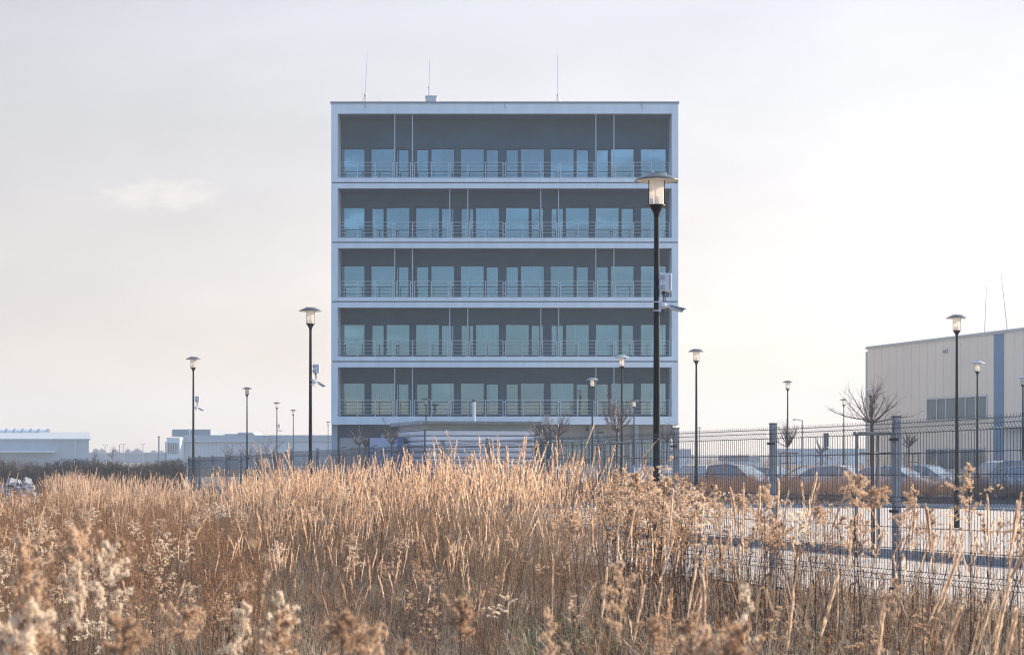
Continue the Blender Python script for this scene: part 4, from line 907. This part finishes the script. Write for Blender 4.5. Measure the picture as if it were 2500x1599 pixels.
def reed(seed, nbr=30, fine=1.0, leaves=4):
    g = np.random.default_rng(seed); T = TPL(); la = g.uniform(0, 6.28); lean = g.uniform(.02, .16)
    def P(t): return np.array([math.cos(la)*lean*t**2.2, math.sin(la)*lean*t**2.2, t*(1-0.12*lean*t)])
    ts = np.linspace(0, 1, 7); wd = 0.0036/fine**.5
    T.rib([P(t) for t in ts], [wd*(1-.5*t) for t in ts], (1, .3, 0), 0); T.rib([P(t) for t in ts], [wd*(1-.5*t) for t in ts], (-.3, 1, 0), 0)
    t0 = g.uniform(.76, .85); side = g.uniform(0, 6.28); fl = g.uniform(.35, 1.0)/(fine**.5)
    for k in range(nbr):
        t = t0+(1-t0)*(k/nbr)**0.9; a = side+g.normal(0, 1.3); env = math.sin(math.pi*min(1, (t-t0)/(1-t0)*.8+.15))
        L = (.014+.042*env)*g.uniform(.5, 1.25); sp = g.uniform(.06, .34)*fl
        p = P(t); d = unit([math.cos(a)*sp, math.sin(a)*sp, 1]); q = p+d*L; sd_ = unit(np.cross(d, g.normal(size=3))); w_ = .0036/fine**.6
        m_ = p+d*L*.6; T.tri(p, m_-sd_*w_, m_+sd_*w_, 1); T.tri(m_-sd_*w_, q, m_+sd_*w_, 1)
    for k in range(leaves):
        t = g.uniform(.06, .6); a = g.uniform(0, 6.28); L = g.uniform(.22, .42); p = P(t); d = np.array([math.cos(a), math.sin(a), 0])
        up = g.uniform(.5, 1.0); pts = [p, p+d*L*.3*.6+np.array([0, 0, L*.42*up]), p+d*L*.62+np.array([0, 0, L*.5*up]), p+d*L*.95+np.array([0, 0, L*g.uniform(-.1, .35)])]
        T.rib(pts, [.005, .006, .004, .001], (-d[1], d[0], .15), 2)
    return T.done()
def goldenrod(seed, nb=12, nblob=8, ntri=6, size=1.0, leaves=12, curl=1.0, head=None):
    g = np.random.default_rng(seed); T = TPL(); la = g.uniform(0, 6.28); lean = g.uniform(.0, .1)
    def P(t): return np.array([math.cos(la)*lean*t**2, math.sin(la)*lean*t**2, t])
    T.tube3([P(t) for t in np.linspace(0, .99, 5)], np.linspace(.0036, .0015, 5), 0)
    for k in range(leaves):
        t = g.uniform(.15, .8); a = g.uniform(0, 6.28); d = np.array([math.cos(a), math.sin(a), 0]); L = g.uniform(.03, .07); p = P(t)
        T.rib([p, p+d*L*.5+np.array([0, 0, L*.1]), p+d*L*.7+np.array([0, 0, -L*.6])], [.003, .009, .002], (-d[1], d[0], .4), 2)
    onesided = g.uniform(0, 6.28); tb = head or g.uniform(.74, .86); dens = g.uniform(.55, 1.0)
    for k in range(nb):
        f = k/(nb-1); t = tb+(.99-tb)*f; a = onesided+g.normal(0, 1.5); L = (.125*(1-f)**.7+.025)*g.uniform(.4, 1.3)*size; p = P(t); d = np.array([math.cos(a), math.sin(a), 0]); cu_ = curl*g.uniform(.2, 1.15); rise = g.uniform(.35, 1.1)
        pts = []
        for s_ in np.linspace(0, 1, 6): pts.append(p+d*L*s_*(1-.12*s_)+np.array([0, 0, L*(rise*s_-.72*cu_*s_**2.2)])+g.normal(0, .003, 3)*s_)
        T.rib(pts, [.002]*6, (-d[1], d[0], .1), 0)
        for j in range(nblob):
            if g.uniform() > dens: continue
            s_ = .15+.85*(j+g.uniform(.2, .8))/nblob; idx = min(4, int(s_*5)); c = pts[idx]+(pts[idx+1]-pts[idx])*(s_*5-idx)+g.normal(0, .003, 3); rad = .0085*size*g.uniform(.6, 1.3)
            for q in range(ntri):
                o = unit(g.normal(size=3)+np.array([0, 0, .6])); e = unit(np.cross(o, g.normal(size=3))); l_ = rad*g.uniform(.7, 2.1); w_ = rad*(.45 if ntri < 8 else .2)
                c2 = c+o*rad*.2; T.tri(c2-e*w_, c2+e*w_, c2+o*l_, 1)
    return T.done()
def stalk(seed):
    g = np.random.default_rng(seed); T = TPL(); a = g.uniform(0, 6.28); ln = g.uniform(0, .12)
    P = lambda t: np.array([math.cos(a)*ln*t*t, math.sin(a)*ln*t*t, t])
    T.tube3([P(t) for t in (0, .4, .75, 1)], [.0034, .003, .002, .001], 0)
    for k in range(g.integers(2, 7)):
        t = g.uniform(.35, .95); b_ = g.uniform(0, 6.28); d = unit([math.cos(b_)*.5, math.sin(b_)*.5, 1]); L = g.uniform(.06, .2); T.rib([P(t), P(t)+d*L], [.002, .001], (-d[1], d[0], 0), 0)
    for k in range(5):
        t = g.uniform(.1, .8); b_ = g.uniform(0, 6.28); d = np.array([math.cos(b_), math.sin(b_), 0]); L = g.uniform(.02, .05); T.rib([P(t), P(t)+d*L*.7, P(t)+d*L-np.array([0, 0, L*.7])], [.003, .008, .002], (-d[1], d[0], .3), 1)
    return T.done()
def herb(seed, nb=22, nt=7):
    g = np.random.default_rng(seed); T = TPL()
    T.tube3([[0, 0, 0], [g.normal(0, .02), g.normal(0, .02), .5], [g.normal(0, .03), g.normal(0, .03), 1]], [.0035, .003, .0015], 0)
    for k in range(nb):
        t = g.uniform(.3, .98); a = g.uniform(0, 6.28); L = .24*(1.1-t)+.05; d = unit([math.cos(a)*.55, math.sin(a)*.55, 1]); p = np.array([0, 0, t]); q = p+d*L
        T.rib([p, q], [.0022, .001], (-math.sin(a), math.cos(a), .1), 0)
        for j in range(nt):
            c = p+d*L*g.uniform(.25, 1.0); o = unit(g.normal(size=3)); e = unit(np.cross(o, g.normal(size=3))); l_ = g.uniform(.008, .02)
            T.tri(c-e*.004, c+e*.004, c+o*l_, 1)
    return T.done()
def tuft(seed, n=22, spread=.16):
    g = np.random.default_rng(seed); T = TPL()
    for k in range(n):
        a = g.uniform(0, 6.28); r0 = g.uniform(0, spread*.5); b_ = np.array([math.cos(a)*r0, math.sin(a)*r0, 0]); a2 = a+g.normal(0, .8); d = np.array([math.cos(a2), math.sin(a2), 0]); L = g.uniform(.5, 1.0); out = g.uniform(.1, .75)
        pts = [b_, b_+d*L*out*.25+np.array([0, 0, L*.45]), b_+d*L*out*.6+np.array([0, 0, L*(.85-.25*out)]), b_+d*L*out+np.array([0, 0, L*(1.0-.75*out*g.uniform(.4, 1.2))])]
        T.rib(pts, [.006, .0065, .005, .0012], (-d[1], d[0], g.uniform(-.3, .3)), 2 if k % 3 else 0)
    return T.done()
def dock(seed):
    g = np.random.default_rng(seed); T = TPL(); T.tube3([[0, 0, 0], [.01, 0, .5], [0, .01, 1]], [.005, .004, .002], 0)
    for k in range(9):
        t = .45+.06*k; a = g.uniform(0, 6.28); L = .16*(1.2-t); d = unit([math.cos(a)*.5, math.sin(a)*.5, 1])
        T.rib([[0, 0, t], list(np.array([0, 0, t])+d*L)], [.003, .002], (-math.sin(a), math.cos(a), .1), 0)
        for j in range(34):
            c = np.array([0, 0, t])+d*L*g.uniform(.1, 1.0)+g.normal(0, .006, 3); o = unit(g.normal(size=3)); e = unit(np.cross(o, g.normal(size=3))); T.tri(c-e*.005, c+e*.005, c+o*.011, 1)
    return T.done()
def merged(name, tpls, pl, mats, label, kind='stuff', cat=None):
    # pl: array rows (x, y, z, rot, scale_xy, scale_z, tint, leanx, leany); templates picked at random
    pl = np.asarray(pl, np.float32); idx = rng.integers(0, len(tpls), len(pl)); VV = []; TT = []; MM = []; NN = []; base = 0
    for ti, (v, t, m_) in enumerate(tpls):
        q = pl[idx == ti]
        if not len(q): continue
        c, s_ = np.cos(q[:, 3])[:, None], np.sin(q[:, 3])[:, None]; x = (v[None, :, 0]*c-v[None, :, 1]*s_)*q[:, 4:5]; y = (v[None, :, 0]*s_+v[None, :, 1]*c)*q[:, 4:5]; z = v[None, :, 2]*q[:, 5:6]
        x = x+q[:, 7:8]*z**1.5+q[:, 0:1]; y = y+q[:, 8:9]*z**1.5+q[:, 1:2]; z = z*(1-0.3*(q[:, 7:8]**2+q[:, 8:9]**2))+q[:, 2:3]
        VV.append(np.stack([x, y, z], -1).reshape(-1, 3)); n = len(v); TT.append((t[None]+(base+n*np.arange(len(q)))[:, None, None]).reshape(-1, 3)); MM.append(np.tile(m_, len(q)))
        NN.append(np.clip(np.repeat(q[:, 6], n)+rng.normal(0, .05, n*len(q)), 0, 1)); base += n*len(q)
    V = np.concatenate(VV).astype(np.float32); Tt = np.concatenate(TT).astype(np.int32); Mm = np.concatenate(MM).astype(np.int32); Nn = np.concatenate(NN).astype(np.float32)
    return mkmesh(name, V, Tt, Mm, Nn, mats, label, kind, cat)
def mkmesh(name, V, Tt, Mm, Nn, mats, label=None, kind=None, cat=None, parent=None):
    me = bpy.data.meshes.new(name); me.vertices.add(len(V)); me.vertices.foreach_set('co', V.ravel()); nt_ = len(Tt)
    me.loops.add(nt_*3); me.loops.foreach_set('vertex_index', Tt.ravel()); me.polygons.add(nt_); me.polygons.foreach_set('loop_start', np.arange(0, nt_*3, 3, dtype=np.int32)); me.polygons.foreach_set('loop_total', np.full(nt_, 3, np.int32))
    for m_ in mats: me.materials.append(m_)
    me.polygons.foreach_set('material_index', Mm); at = me.attributes.new('tint', 'FLOAT', 'POINT'); at.data.foreach_set('value', Nn); me.update()
    o = bpy.data.objects.new(name, me); COL.objects.link(o)
    if parent: o.parent = parent
    tag(o, label, cat, None, kind); return o

V_REED = [veg('reed_stem', [(.08, .05, .032), (.29, .195, .13), (.58, .44, .31)], .25), veg('reed_plume', [(.48, .30, .18), (.74, .53, .36), (.88, .71, .53)], .55), veg('reed_leaf', [(.12, .065, .035), (.38, .23, .125), (.50, .38, .24)], .35)]
V_GOLD = [veg('goldenrod_stem', [(.025, .014, .012), (.07, .04, .03), (.14, .08, .05)], .1), veg('goldenrod_fluff', [(.32, .19, .11), (.62, .45, .31), (.88, .77, .62)], .5), veg('goldenrod_leaf', [(.05, .025, .015), (.13, .07, .04), (.2, .12, .06)], .3)]
V_HERB = [veg('herb_stem', [(.12, .07, .04), (.2, .12, .07)], .2), veg('herb_leaf', [(.26, .13, .06), (.42, .22, .10), (.50, .30, .16)], .45)]
V_TUFT = [veg('straw_grey', [(.22, .17, .13), (.60, .50, .40)], .3), veg('straw_x', [(.3, .2, .1), (.4, .3, .2)], .4), veg('straw_blade', [(.05, .028, .018), (.26, .165, .10), (.58, .47, .34), (.13, .20, .05)], .35)]
V_DARK = [veg('dark_weed_stem', [(.05, .035, .03), (.13, .09, .07)], .1), veg('dark_weed_seed', [(.06, .04, .03), (.13, .085, .06), (.28, .18, .11)], .3)]
V_DOCK = [veg('dock_stem', [(.05, .02, .012), (.09, .04, .02)], .1), veg('dock_seed', [(.08, .03, .015), (.15, .06, .03)], .25)]

def scatter(dens, Y0, Y1, u0, u1, cond=None):
    """random points per m2 between distances Y0..Y1 and bearings u0..u1, on the field side of the fence"""
    if u0 < 0: u0 -= 500
    if u1 > 2590: u1 += 450
    s0, s1 = (u0-1250)/F, (u1-1250)/F; area = (s1-s0)*(Y1**2-Y0**2)/2; n = int(area*dens)
    Y = np.sqrt(rng.uniform(Y0**2, Y1**2, n)); X = Y*rng.uniform(s0, s1, n); k = X < fence_x(Y)-0.12
    return X[k], Y[k]
def clump(X, Y, per, rad):
    n = len(X); X2 = np.repeat(X, per); Y2 = np.repeat(Y, per); a = rng.uniform(0, 6.28, n*per); r = rad*np.sqrt(rng.uniform(0, 1, n*per)); dx, dy = np.cos(a)*r, np.sin(a)*r
    return X2+dx, Y2+dy, dx/rad, dy/rad
def rows(X, Y, h, hs, tint, ts=.15, sxy=1.0, lx=0, ly=0, wind=0.0, ls=.08):
    n = len(X); hh = np.clip(rng.normal(1, hs, n), .6, 1.3)*h
    return np.stack([X, Y, H(X, Y)-.03, rng.uniform(0, 6.28, n), np.full(n, sxy)*hh**.6, hh, np.clip(rng.normal(tint, ts, n)+.16*np.sin(X*1.7+2*np.sin(Y*.31))*np.sin(Y*.9+X*.4)+.1*np.sin(X*4.1+Y*2.7), 0, 1), lx+rng.normal(wind, ls, n), ly+rng.normal(0, ls, n)], -1)

reeds = [reed(s, 30) for s in range(10)]
golds = [goldenrod(50+s, 9+s, 7, 6, 1.0, 12, .85) for s in range(10)]
herbs = [herb(80+s) for s in range(6)]
tufts = [tuft(120+s) for s in range(8)]
stalks = [stalk(180+s) for s in range(8)]
docks = [dock(150+s) for s in range(3)]
R_ = []
# (density of clumps, Y0, Y1, u0, u1, height, stems per clump)
for (dn, a, c, u0, u1, h, per, tn) in ((6.0, 21, 31, 1180, 1500, 1.46, 9, .55), (4.0, 27, 36, 960, 1250, 1.42, 8, .6), (3.2, 19.5, 27, 1000, 1200, 1.36, 8, .5), (3.2, 28, 42, 640, 1000, 1.36, 8, .55),
                                  (2.2, 21, 30, 560, 1010, 1.25, 7, .45), (0.9, 40, 60, 380, 720, 1.25, 7, .5), (0.9, 45, 66, 130, 420, 1.22, 8, .6), (0.8, 24, 45, -60, 600, 1.1, 6, .4), (0.9, 13, 22, 500, 1480, .86, 4, .55), (0.5, 12, 21, -100, 700, .95, 4, .45), (1.6, 17, 24, 640, 1420, 1.05, 5, .5),
                                  (1.4, 10, 17, 1480, 2650, 1.15, 3, .55), (0.5, 8.5, 13, 1900, 2650, 1.18, 4, .7), (0.7, 66, 85, 100, 520, 1.22, 8, .5)):
    X, Y = scatter(dn*1.3, a, c, u0, u1); hc = np.repeat(np.clip(rng.normal(1, .13, len(X)), .65, 1.2), per); X, Y, dx, dy = clump(X, Y, per, .17); k = X < fence_x(Y)-.08; X, Y, dx, dy, hc = X[k], Y[k], dx[k], dy[k], hc[k]
    R_.append(rows(X, Y, h*hc, .08, tn, .24, .78, dx*.14, dy*.14, .03, .10))
merged('reed_grass', reeds, np.concatenate(R_), V_REED, 'tall dry reed grass with pale feathery plumes filling the middle of the field')
G_ = []
for (dn, a, c, u0, u1, h, tn) in ((9, 12.8, 18.5, 1545, 1680, 1.34, .42), (2.0, 11, 18, -100, 450, .8, .85), (7, 13.5, 23, 1480, 1700, 1.30, .45), (5.5, 12.5, 19, 1690, 1930, 1.20, .5), (2.4, 11.5, 17.5, 1930, 2600, 1.2, .45), (0.9, 11, 20, 900, 1480, .82, .5), (1.3, 13, 30, -100, 620, .92, .6), (1.3, 30, 60, -100, 620, .95, .6),
                              (0.9, 10, 20, 500, 900, .8, .6), (1.2, 22, 33, 640, 1100, 1.05, .6), (0.3, 8, 12, -100, 2600, .78, .4), (5, 19, 24, 1500, 1600, 1.25, .4)):
    X, Y = scatter(dn, a, c, u0, u1); G_.append(rows(X, Y, h, .11, tn, .2, 1.15, 0, 0, .0, .07))
merged('goldenrod_thicket', golds, np.concatenate(G_), V_GOLD, 'thicket of dried goldenrod stems with beige fluffy heads across the field')
Hb = []
for (dn, a, c, u0, u1, h, tn) in ((13, 13, 34, -120, 640, .72, .5), (7, 34, 66, -120, 520, .85, .5), (5, 12, 24, 560, 1500, .5, .4), (8, 10, 18, 1450, 2650, .62, .35)):
    X, Y = scatter(dn, a, c, u0, u1); Hb.append(rows(X, Y, h, .14, tn, .25, 1.2))
merged('brown_herbs', herbs, np.concatenate(Hb), V_HERB, 'rusty brown dried herbs between the grasses on the left of the field')
T_ = []
for (dn, a, c, h, ua) in ((34, 9, 20, .42, -150), (24, 20, 32, .45, -150), (9, 32, 66, .5, -150), (26, 10, 17.5, .66, 1480)):
    X, Y = scatter(dn, a, c, ua, 2650); tn = .42+.2*np.sin(X*1.1)*np.sin(Y*.8)+.12*rng.normal(size=len(X)); q = rows(X, Y, h, .25, .45, .2, 1.0, ls=.15); tn = tn+rng.normal(0, .18, len(X)); gz = np.exp(-((X/Y*F+1250-1390)/90)**2-((Y-13.5)/2.5)**2); q[:, 6] = np.clip(np.minimum(tn, .8)+.6*gz*(rng.uniform(size=len(X)) < .75)+(rng.uniform(size=len(X)) < .035)*.6, 0, 1); q[:, 4] = .9*h/.5*rng.uniform(.8, 1.3, len(X)); T_.append(q)
merged('dry_grass', tufts, np.concatenate(T_), V_TUFT, 'matted low dry grass covering the ground of the field')
X, Y = scatter(16, 11.5, 15, 1290, 1520); q = rows(X, Y, .62, .2, .97, .02, 1.0, ls=.15); q[:, 6] = 1.0; q[:, 4] = .8
merged('green_grass', tufts, q, V_TUFT, 'small patch of green grass low in the field right of the middle')
# mid weeds behind fence, verge weeds, dark weeds far left
X, Y = rng.uniform(-9, 40, 7600), rng.uniform(80.6, 91.5, 7600); q = rows(X, Y, .86, .3, .4, .25, 1.7); q[:, 2] = -.42
q[:, 5] = np.where(rng.uniform(size=7600) < .10, q[:, 5]*1.9, q[:, 5]); merged('verge_weeds', herbs, q, V_HERB, 'brown weeds along the verge in front of the parked cars')
X, Y = rng.uniform(-44, -14, 7000), rng.uniform(92, 130, 7000); q = rows(X, Y, 1.32+.22*np.sin(X*.8)*np.sin(X*.23+Y*.2), .26, .4, .3, 2.0); q[:, 2] = -.5; q = q[(X/Y > (-100-1250)/F) & (X/Y < (450-1250)/F)]
merged('dark_weeds', herbs, q, V_DARK, 'band of dark brown weeds in front of the warehouse')
X, Y = rng.uniform(-30, 5, 5000), rng.uniform(62, 92, 5000); q = rows(X, Y, .9, .25, .4, .3, 1.5); k = X < fence_x(Y)-1; q = q[k]; merged('field_edge_weeds', herbs, q, V_DARK, 'grey-brown weeds at the far edge of the field on the left')
S_ = []
for (dn, a, c, u0, u1, h, tn) in ((10, 10, 24, -100, 1480, .72, .45), (16, 11, 19, 1480, 2050, 1.0, .25), (13, 9.5, 17, 2000, 2650, .98, .25), (4, 6, 11, -100, 2650, .55, .5)):
    X, Y = scatter(dn, a, c, u0, u1); S_.append(rows(X, Y, h, .2, tn, .25, 1.0, ls=.12))
V_STALK = [veg('bare_stalk', [(.05, .025, .02), (.14, .075, .05), (.34, .22, .14)], .1), veg('stalk_leaf', [(.1, .05, .03), (.2, .12, .06)], .3)]
merged('bare_stalks', stalks, np.concatenate(S_), V_STALK, 'thin leafless brown stalks standing among the grasses')
X, Y = scatter(.35, 10, 22, -50, 1500); merged('dock_stalks', docks, rows(X, Y, .62, .15, .5, .2, 1.0), V_DOCK, 'dark brown dock stalks with dense seeds scattered in the field')

# foreground goldenrods and grass stalks, each its own plant
def single(name, tpl, mats, u, ytop, Y, seed, label, cat, group, tint=.5, sxy=1.0, lean=(0, 0), parts=('stem', 'seed_head')):
    v, t, m_ = tpl; X = pX(u, Y); g0 = float(H(X, Y)); h = pZ(ytop, Y)-g0; r = root(name, (X, Y, g0), label, cat, group)
    V = v.copy(); a = seed*1.7; c, s_ = math.cos(a), math.sin(a); x = (V[:, 0]*c-V[:, 1]*s_)*sxy*h; y = (V[:, 0]*s_+V[:, 1]*c)*sxy*h; z = V[:, 2]*h
    x = x+lean[0]*((z/h)**1.6-1)*1.0; y = y+lean[1]*((z/h)**1.6-1); V = np.stack([x, y, z], -1).astype(np.float32); g = np.random.default_rng(seed)
    for nm, sel in ((parts[0], m_ != 1), (parts[1], m_ == 1)):
        tt = t[sel]; us, inv = np.unique(tt, return_inverse=True); mkmesh(nm, V[us], inv.reshape(-1, 3).astype(np.int32), m_[sel], np.clip(tint+g.normal(0, .08, len(us)), 0, 1).astype(np.float32), mats, parent=r)
gbig = [goldenrod(400+s, 14+2*(s%4), 14, 16, [.6, .85, .7, .9, .55, .75, .65, .85][s], 20, [1.0, .6, .9, .7, 1.1, .4, .8, .95][s], [.86, .9, .83, .91, .87, .8, .92, .88][s]) for s in range(8)]
rs = random.Random(21)
FG = [('left', (( 20, 1330, 5.2), (75, 1400, 4.6), (130, 1300, 6.0), (175, 1262, 6.6), (215, 1370, 5.0), (260, 1330, 5.8), (300, 1318, 6.8), (380, 1450, 5.6), (60, 1490, 4.3), (150, 1475, 4.4), (250, 1520, 4.1), (310, 1500, 4.6), (-10, 1450, 4.5), (420, 1500, 6.2), (110, 1370, 5.6), (345, 1345, 6.4))),
      ('centre', ((700, 1440, 6.0), (760, 1465, 5.4), (830, 1490, 4.6), (640, 1390, 7.0), (680, 1500, 5.2), (950, 1520, 5.2), (1060, 1320, 8.0), (1090, 1440, 6.6), (1130, 1480, 5.8), (1270, 1380, 8.2), (560, 1480, 6.0), (510, 1420, 7.0), (900, 1550, 4.6), (1200, 1520, 5.6), (1000, 1560, 4.8))),
      ('right', ((1530, 1370, 6.2), (1480, 1480, 5.6), (1580, 1500, 5.2), (1650, 1450, 6.4), (1700, 1520, 5.0), (1760, 1440, 6.4), (1830, 1430, 5.6), (1880, 1460, 5.0), (1850, 1530, 4.4), (1420, 1530, 5.0), (1360, 1500, 5.8), (1930, 1520, 4.8), (1790, 1560, 4.4), (1620, 1560, 4.6)))]
ORD = ['leftmost', 'second', 'third', 'fourth', 'fifth', 'sixth', 'seventh', 'eighth', 'ninth', 'tenth', 'eleventh', 'twelfth', 'thirteenth', 'fourteenth', 'fifteenth', 'sixteenth', 'seventeenth', 'eighteenth', 'nineteenth', 'twentieth'] + [f'{n}th' for n in range(21, 60)]
def rank(lst): o = sorted(range(len(lst)), key=lambda i: lst[i][0]); return {i: (ORD[r] + ('' if r == 0 else ' from left')) for r, i in enumerate(o)}
k = 0
for side, lst in FG:
    lst = [q for n_, q in enumerate(lst) if (n_ % 4 != 3 if side == 'left' else n_ % 2 == 0)]
    rk = rank(lst)
    for ii, (u, yt, Y) in enumerate(lst):
        k += 1; single('goldenrod_plant', gbig[k % 8], V_GOLD, u, yt+rs.uniform(-8, 8), Y, k, f'blurred dried goldenrod, {rk[ii]} of those in the {side} foreground', 'plant', f'out-of-focus goldenrods in the {side} foreground', rs.choice((.3, .3, .42, .55, .95)), 0.72)
single('goldenrod_plant', goldenrod(77, 10, 12, 9, .5, 10, .8), V_GOLD, 612, 1126, 5.0, 5, 'slender blurred goldenrod tip standing up against the fence on the left', 'plant', None, .6, .55)
single('goldenrod_plant', goldenrod(78, 16, 11, 8, 1.05, 6, .75), V_GOLD, 2372, 1138, 11.0, 3, 'tall single goldenrod with dark stem and broad head at the right', 'plant', None, .55, .95)
TG = (((2105, 1150, 13), (2085, 1165, 12.5), (2192, 1196, 12), (2130, 1200, 11.6), (2285, 1240, 11), (2200, 1412, 9), (1990, 1235, 12), (1870, 1190, 13.5), (1600, 1142, 14.5), (1565, 1160, 14), (1500, 1150, 15.5), (1420, 1260, 13), (1660, 1188, 13), (1760, 1200, 13.5), (1800, 1210, 13)))
rk = rank(TG)
for i, (u, yt, Y) in enumerate(TG):
    single('goldenrod_plant', gbig[i % 8], V_GOLD, u, yt, Y, 60+i, f'tall dark-stemmed goldenrod, {rk[i]} of those before the right fence', 'plant', 'tall goldenrods in front of the right part of the fence', rs.uniform(.4, .65), .9)
rbig = [reed(600+s, 170, 2.0, 3) for s in range(6)]
k = 0
RS = ((1985, 1165, 11, .25), (1965, 1180, 10.6, .2), (2040, 1180, 10.2, .35), (1820, 1186, 11.5, .05), (1838, 1190, 11.8, .05), (1850, 1195, 11.4, .02), (2235, 1225, 9.6, .1), (2330, 1230, 9.5, .1), (2290, 1305, 8.4, .4), (2340, 1350, 8.0, .5), (2460, 1300, 8.6, -.05), (2495, 1235, 8.2, .2), (2500, 1215, 8.6, .22), (2440, 1330, 7.6, .3), (2480, 1395, 7.2, .3), (2475, 1425, 6.8, .25), (2430, 1440, 7.0, .3), (2330, 1360, 7.0, .35), (2400, 1218, 9.4, -.06), (1920, 1170, 11, .12), (1900, 1200, 11.2, .1),
                      (1640, 1200, 12, .1), (1580, 1235, 11.5, .35), (1510, 1300, 11, .02), (2050, 1420, 7.4, .3), (1980, 1440, 6.6, .2), (2080, 1380, 8.0, .1), (2150, 1480, 6.0, .1), (2260, 1480, 6.2, .15), (2490, 1500, 5.6, .25), (1480, 1395, 8.5, .1), (1395, 1420, 8.2, .25), (1330, 1370, 9.2, -.05), (1710, 1380, 8.4, .2), (1770, 1400, 7.8, .1), (1560, 1440, 7.2, .15), (1640, 1310, 9.5, .3), (1575, 1400, 8.6, .15), (2380, 1500, 6.0, .2))
rk = rank(RS)
for ii, (u, yt, Y, lx) in enumerate(RS):
    k += 1; single('reed_stalk', rbig[k % 6], V_REED, u, yt, Y, k, f'pale reed grass plume, {rk[ii]} of those in the right foreground', 'grass stalk', 'single reed plumes in the right foreground', rs.uniform(.7, 1.0), .7, (lx*.8, 0), ('stem', 'plume'))

# distant tree line on the horizon
def crown_tree(u, yt, Y, wpx, seed, label):
    g = np.random.default_rng(seed); X = pX(u, Y); h = pZ(yt, Y)+.6; wd = wpx/F*Y; r = root('distant_tree', (X, Y, -.6), label, 'tree', 'hazy trees on the horizon')
    MB().tube([(0, 0, 0), (0, 0, h*.6)], [.3, .12], 6).build('trunk', M['bark'], r)
    n = 900; p = g.normal(0, .36, (n, 3)); p = p/np.maximum(1, np.linalg.norm(p, axis=1)/1.0)[:, None]; p[:, 0] *= wd/2*1.2; p[:, 1] *= wd/2; p[:, 2] = h*.6+p[:, 2]*h*.42; s_ = .35
    o1, o2 = g.normal(0, s_, (n, 3)), g.normal(0, s_, (n, 3)); V = np.stack([p, p+o1, p+o2], 1).reshape(-1, 3).astype(np.float32)
    mkmesh('crown', V, np.arange(3*n, dtype=np.int32).reshape(-1, 3), np.zeros(n, np.int32), g.uniform(0, 1, 3*n).astype(np.float32), [M['far_leaf']], parent=r)
M['far_leaf'] = veg('far_foliage', [(.05, .06, .04), (.10, .10, .07)], .2)
for i, (u, yt, w_, lb) in enumerate(((234, 1094, 13, 'first hazy tree right of the warehouse'), (250, 1097, 12, 'second hazy tree right of the warehouse'), (281, 1097, 14, 'hazy tree between the light masts'), (312, 1096, 11, 'narrow hazy tree beside the light mast'), (336, 1095, 24, 'broad pointed hazy tree in the middle of the tree line'), (374, 1100, 14, 'low hazy tree near the factory'), (394, 1100, 10, 'hazy tree nearest the factory'))):
    crown_tree(u, yt, 700, w_, 900+i, lb)
b = MB(); prev = None
for i in range(50):
    x = -320+i*8; z = 1.5+.5*math.sin(i*.7)+.3*math.sin(i*1.9)
    cur = [(x, 760, -.6), (x, 762, z), (x, 790, z+.3), (x, 792, -.6)]
    if prev:
        for a in range(3): b.quad(prev[a], cur[a], cur[a+1], prev[a+1])
    prev = cur
tag(b.build('far_woodland', M['far_leaf']), 'low strip of hazy woodland on the horizon at the left', kind='stuff')

# ---------------------------------------------------------------- haze
hm = bpy.data.materials.new('haze_air'); hm.use_nodes = True; n = hm.node_tree; n.nodes.clear()
pv = n.nodes.new('ShaderNodeVolumePrincipled'); pv.inputs['Color'].default_value = (.72, .84, .98, 1); pv.inputs['Density'].default_value = 0.00075; pv.inputs['Anisotropy'].default_value = 0.0
oo = n.nodes.new('ShaderNodeOutputMaterial'); n.links.new(pv.outputs[0], oo.inputs['Volume'])
hz_ = MB().box(-620, 620, -720, 1000, -1.7, 28).build('haze', hm); tag(hz_, 'thin pale winter haze over the whole place', kind='stuff')
